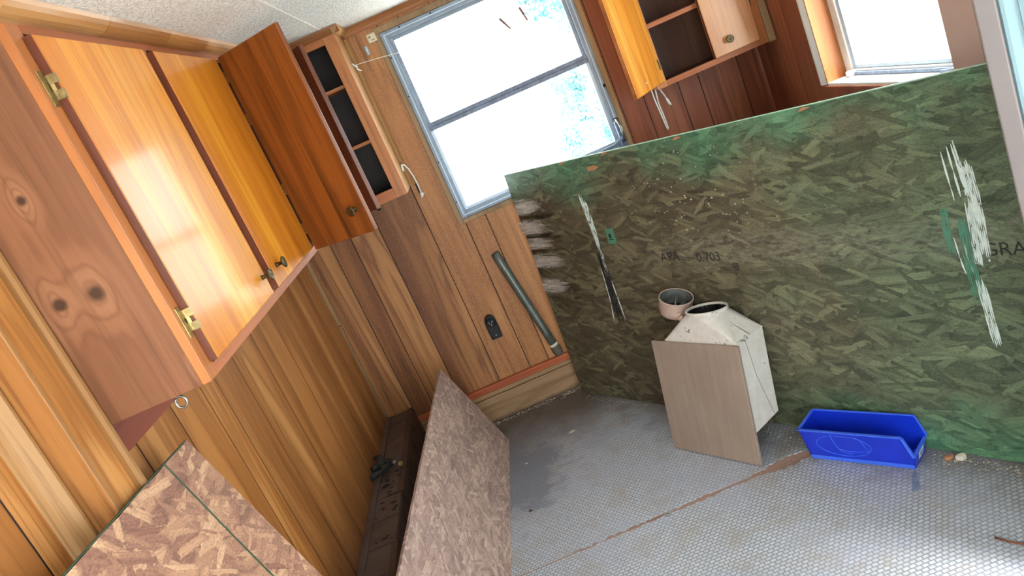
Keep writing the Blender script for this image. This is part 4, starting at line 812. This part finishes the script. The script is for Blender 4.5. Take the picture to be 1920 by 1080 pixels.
# clothes line with two pegs across the wide window
SY = -0.111
ln = thing('curtain_string', 'thin white string stretched across the wide window', 'string', (0.604, SY, 1.828))
YL = -0.09
path = [(0.6045, -0.111, 1.828), (0.70, -0.108, 1.817), (0.80, -0.105, 1.803), (0.95, -0.102, 1.780), (1.10, -0.10, 1.755), (1.272, -0.10, 1.734), (1.362, -0.10, 1.739), (1.50, -0.10, 1.745), (1.66, -0.11, 1.765), (1.7665, -0.12, 1.78)]
obj('string_line', MB().tube(path, 0.0013, 6), M['cord'], ln)
obj('knot', MB().tube([(0.6055, -0.116, 1.832), (0.612, -0.120, 1.824), (0.618, -0.112, 1.818), (0.614, -0.108, 1.812), (0.622, -0.110, 1.800), (0.630, -0.112, 1.796)], [0.003, 0.0045, 0.0045, 0.004, 0.0035, 0.003], 7).tube([(0.6045, -0.118, 1.836), (0.610, -0.114, 1.830)], 0.003, 6), M['cord'], ln, smooth=True)
def peg(p, q, label):
    p, q = Vector(p), Vector(q); d = (q - p).normalized(); o = thing('clothes_peg', label, 'clothes peg', tuple((p + q) / 2), 'pegs on the window string')
    s = d.cross(Vector((0, 1, 0))).normalized(); y = Vector((0, 1, 0))
    for k in (-1, 1):
        mb = MB(); b = y * (0.0035 * k)
        pts = [p + b - s * 0.005, p + b + s * 0.005, q + b + s * 0.0035, q + b - s * 0.0035]
        mb.prism(pts, y * 0.005 * k); obj('peg_leg', mb, M['inside_red'], o)
    obj('peg_spring', MB().tube([p.lerp(q, 0.42) - y * 0.0032, p.lerp(q, 0.42) + y * 0.0032], 0.003, 8), M['steel'], o)
peg((1.261, -0.10, 1.762), (1.290, -0.10, 1.705), 'brown clothes peg hanging on the window string, the one nearer the cream plate')
peg((1.358, -0.10, 1.771), (1.371, -0.10, 1.707), 'brown clothes peg clipped on the window string nearer the open cabinet door')
cd = thing('pull_cord', 'short knotted white cord hooked on the corner cabinet side', 'cord', (0.606, -0.09, 1.353))
pts = [(0.6095, -0.102, 1.335), (0.610, -0.100, 1.352), (0.612, -0.092, 1.362), (0.621, -0.080, 1.358), (0.631, -0.064, 1.330), (0.636, -0.048, 1.290), (0.637, -0.034, 1.245), (0.634, -0.024, 1.205)]
obj('cord_length', MB().tube(pts, [0.0045, 0.005, 0.0038, 0.0036, 0.0036, 0.0036, 0.0036, 0.004], 8), M['cord'], cd, smooth=True)
obj('cord_knot', MB().tube([(0.634, -0.024, 1.212), (0.633, -0.018, 1.200), (0.631, -0.016, 1.188)], [0.005, 0.009, 0.007], 8).tube([(0.634, -0.018, 1.204), (0.646, -0.014, 1.198)], [0.005, 0.0025], 6).tube([(0.631, -0.016, 1.190), (0.622, -0.014, 1.184)], [0.005, 0.003], 6), M['cord'], cd, smooth=True)
obj('stain_slot', MB().box(0.622, 0.634, -0.0012, -0.0002, 1.185, 1.255), M['groove'], cd)
ld = thing('looped_cord', 'white looped cord dangling under the open door of the right wall cabinet', 'cord', (1.80, -0.15, 1.224))
obj('cord_loop', MB().tube([(1.764, -0.13, 1.236), (1.766, -0.125, 1.17), (1.772, -0.12, 1.10), (1.775, -0.118, 1.050), (1.7775, -0.118, 1.031), (1.782, -0.118, 1.036), (1.781, -0.120, 1.08), (1.776, -0.125, 1.16), (1.782, -0.13, 1.224)], 0.0030, 7), M['cord'], ld, smooth=True)
obj('cord_tail', MB().tube([(1.800, -0.13, 1.224), (1.806, -0.125, 1.200), (1.815, -0.12, 1.175), (1.818, -0.12, 1.160)], 0.0030, 7).tube([(1.818, -0.12, 1.163), (1.821, -0.12, 1.150), (1.824, -0.12, 1.136), (1.828, -0.12, 1.128)], [0.004, 0.0055, 0.005, 0.003], 7), M['cord'], ld, smooth=True)
ey = thing('eye_hook', 'steel screw eye hanging under the end of the left wall cabinet', 'hook', (0.206, -2.09, 1.25))
obj('hook_ring', MB().tube([(0.206, -2.09, 1.2638), (0.206, -2.09, 1.256)] + [(0.2105 + 0.0110 * math.sin(t), -2.09, 1.2415 + 0.0125 * math.cos(t)) for t in [math.radians(d) for d in range(-20, 330, 20)]], 0.0026, 8), M['steel'], ey, smooth=True)

# ------------------------------------------------------------------ litter on the floor
def chip(name, x, y, s, seed, mat, label, cat, h=0.012, group=None):
    r = random.Random(seed); n = 7
    pts = [(x + s * math.cos(2 * math.pi * k / n) * r.uniform(0.6, 1.1), y + s * 0.7 * math.sin(2 * math.pi * k / n) * r.uniform(0.6, 1.1), 0.0006) for k in range(n)]
    return tag(obj(name, MB().prism(pts, (0, 0, h)), mat, bevel=min(0.003, h * 0.3)), label, cat, group)
chip('rubble_chunk', 1.906, -1.585, 0.020, 1, M['chalk'], 'pale rubble chunk by the foot of the green sheet right of the bin', 'rubble', 0.016)
chip('rubble_chunk', 1.880, -1.562, 0.016, 2, M['chip_wood'], 'brown rubble lump beside the bin front', 'rubble', 0.010)
chip('wood_flake', 0.576, -0.910, 0.011, 3, M['inside'], 'small dark wood flake on the floor beside the pale board', 'debris', 0.003)
chip('paint_flake', 0.600, -0.545, 0.008, 4, M['label'], 'white paint flake on the worn patch of floor', 'debris', 0.002)
chip('paint_flake', 0.835, -0.440, 0.018, 5, M['chalk'], 'off-white paint flake on the floor in front of the green sheet', 'debris', 0.002)
ws = obj('metal_washer', MB().lathe((1.048, -1.272, 0.0006), (0, 0, 1), [(0.006, 0), (0.012, 0), (0.012, 0.002), (0.006, 0.002)], 20, closed=True), M['steel'])
tag(ws, 'small round washer lying in the floor tear', 'washer')
tp_ = obj('tape_strip', MB().prism([(1.757, -1.565, 0.0006), (1.779, -1.552, 0.0006), (1.737, -1.640, 0.0006), (1.714, -1.628, 0.0006)][:2] + [(1.742, -1.634, 0.0006), (1.716, -1.628, 0.0006)], (0, 0, 0.0012)), M['alu_grey'])
tag(tp_, 'short grey strip on the floor in front of the bin', 'strip')
wi = obj('wire_scrap', MB().tube([(1.770, -1.905, 0.004), (1.786, -1.935, 0.004), (1.806, -1.958, 0.004), (1.84, -1.972, 0.004)], 0.0028, 6), M['inside_red'], smooth=True)
tag(wi, 'short brown wire scrap on the brightest part of the floor', 'wire')
mb = MB(); r = random.Random(12)
def crumb(x, y, s):
    q = Vector((x - 1.568, y + 1.293, 0))
    if -0.03 < q.dot(BU) < 0.36 and -0.03 < q.dot(BN) < 0.12: return
    mb.add([(x - s, y - s * .7, 0.0003), (x + s, y - s * .6, 0.0003), (x + s * .2, y + s, 0.0003), (x, y, s * 0.9)], [(0, 2, 1), (0, 1, 3), (1, 2, 3), (2, 0, 3)])
for k in range(520):
    u = 0.05 + r.random() * 2.0; d = abs(r.gauss(0, 0.028)) + 0.012
    if u > 0.95: d *= 1.3
    P = Vector((0.951, -0.093, 0)) + U * u - NB * d
    if P.x < 2.25 and P.y < -0.03: crumb(P.x, P.y, r.uniform(0.0012, 0.0045 if u > 1.2 else 0.003))
for k in range(260):
    crumb(r.uniform(0.45, 0.95), -0.02 - abs(r.gauss(0, 0.02)), r.uniform(0.0012, 0.004))
for k in range(170): crumb(r.uniform(0.6, 2.1), r.uniform(-2.0, -0.15), r.uniform(0.0008, 0.002))
for k in range(70): crumb(r.uniform(0.9, 1.6), -1.265 + r.gauss(0, 0.025), r.uniform(0.001, 0.0025))
tag(obj('floor_crumbs', mb, M['debris'], kind='stuff'), 'pale crumbs and dust scattered along the wall foot and floor', 'debris')

# ------------------------------------------------------------------ outside
obj('ground', MB().box(-40, 42, -40, 60, -0.75, -0.70), M['ground'], kind='structure')
def tree(name, label, x, y, h, spread, n, seed, trunk_r=0.10, base=0.35):
    t = thing(name, label, 'tree', (x, y, -0.70)); r = random.Random(seed)
    mb = MB().tube([(x, y, -0.70), (x + 0.05, y, h * 0.3), (x - 0.08, y, h * 0.65), (x, y, h)], [trunk_r, trunk_r * 0.8, trunk_r * 0.5, 0.02], 8)
    for k in range(9):
        z = h * (base + 0.6 * k / 9); a = r.uniform(0, 6.28); l = spread * r.uniform(0.5, 0.95)
        mb.tube([(x, y, z), (x + l * .5 * math.cos(a), y + l * .5 * math.sin(a), z + l * 0.25), (x + l * math.cos(a), y + l * math.sin(a), z + l * 0.35)], [trunk_r * 0.4, trunk_r * 0.25, 0.01], 5)
    obj('trunk', mb, M['bark'], t)
    lf = MB(); cl = [(r.uniform(-1, 1), r.uniform(-1, 1), r.uniform(base, 1.05)) for _ in range(26)]
    for k in range(n):
        c = cl[k % len(cl)]
        px, py, pz = x + spread * c[0] * 0.75 + r.gauss(0, spread * .18), y + spread * c[1] * 0.75 + r.gauss(0, spread * .18), h * c[2] + r.gauss(0, spread * .16)
        s = r.uniform(0.03, 0.075) * (spread / 1.2); d = Vector((r.uniform(-1, 1), r.uniform(-1, 1), r.uniform(-1, 1))).normalized(); e = d.orthogonal().normalized(); P = Vector((px, py, pz))
        lf.add([P - d * s * 1.4, P + e * s * 0.6, P + d * s * 1.4, P - e * s * 0.6], [(0, 1, 2, 3)])
    o = obj('foliage', lf, M['leaf'], t, kind='stuff'); return t
tree('bushy_tree', 'hazy blue-green tree seen through the right side of the wide window', 2.42, 5.2, 1.40, 0.48, 3600, 5, 0.07, 0.0)
tree('tall_tree', 'tall pale tree behind the bushy one outside the wide window', 2.95, 8.0, 4.2, 0.85, 4200, 6, 0.10, 0.35)
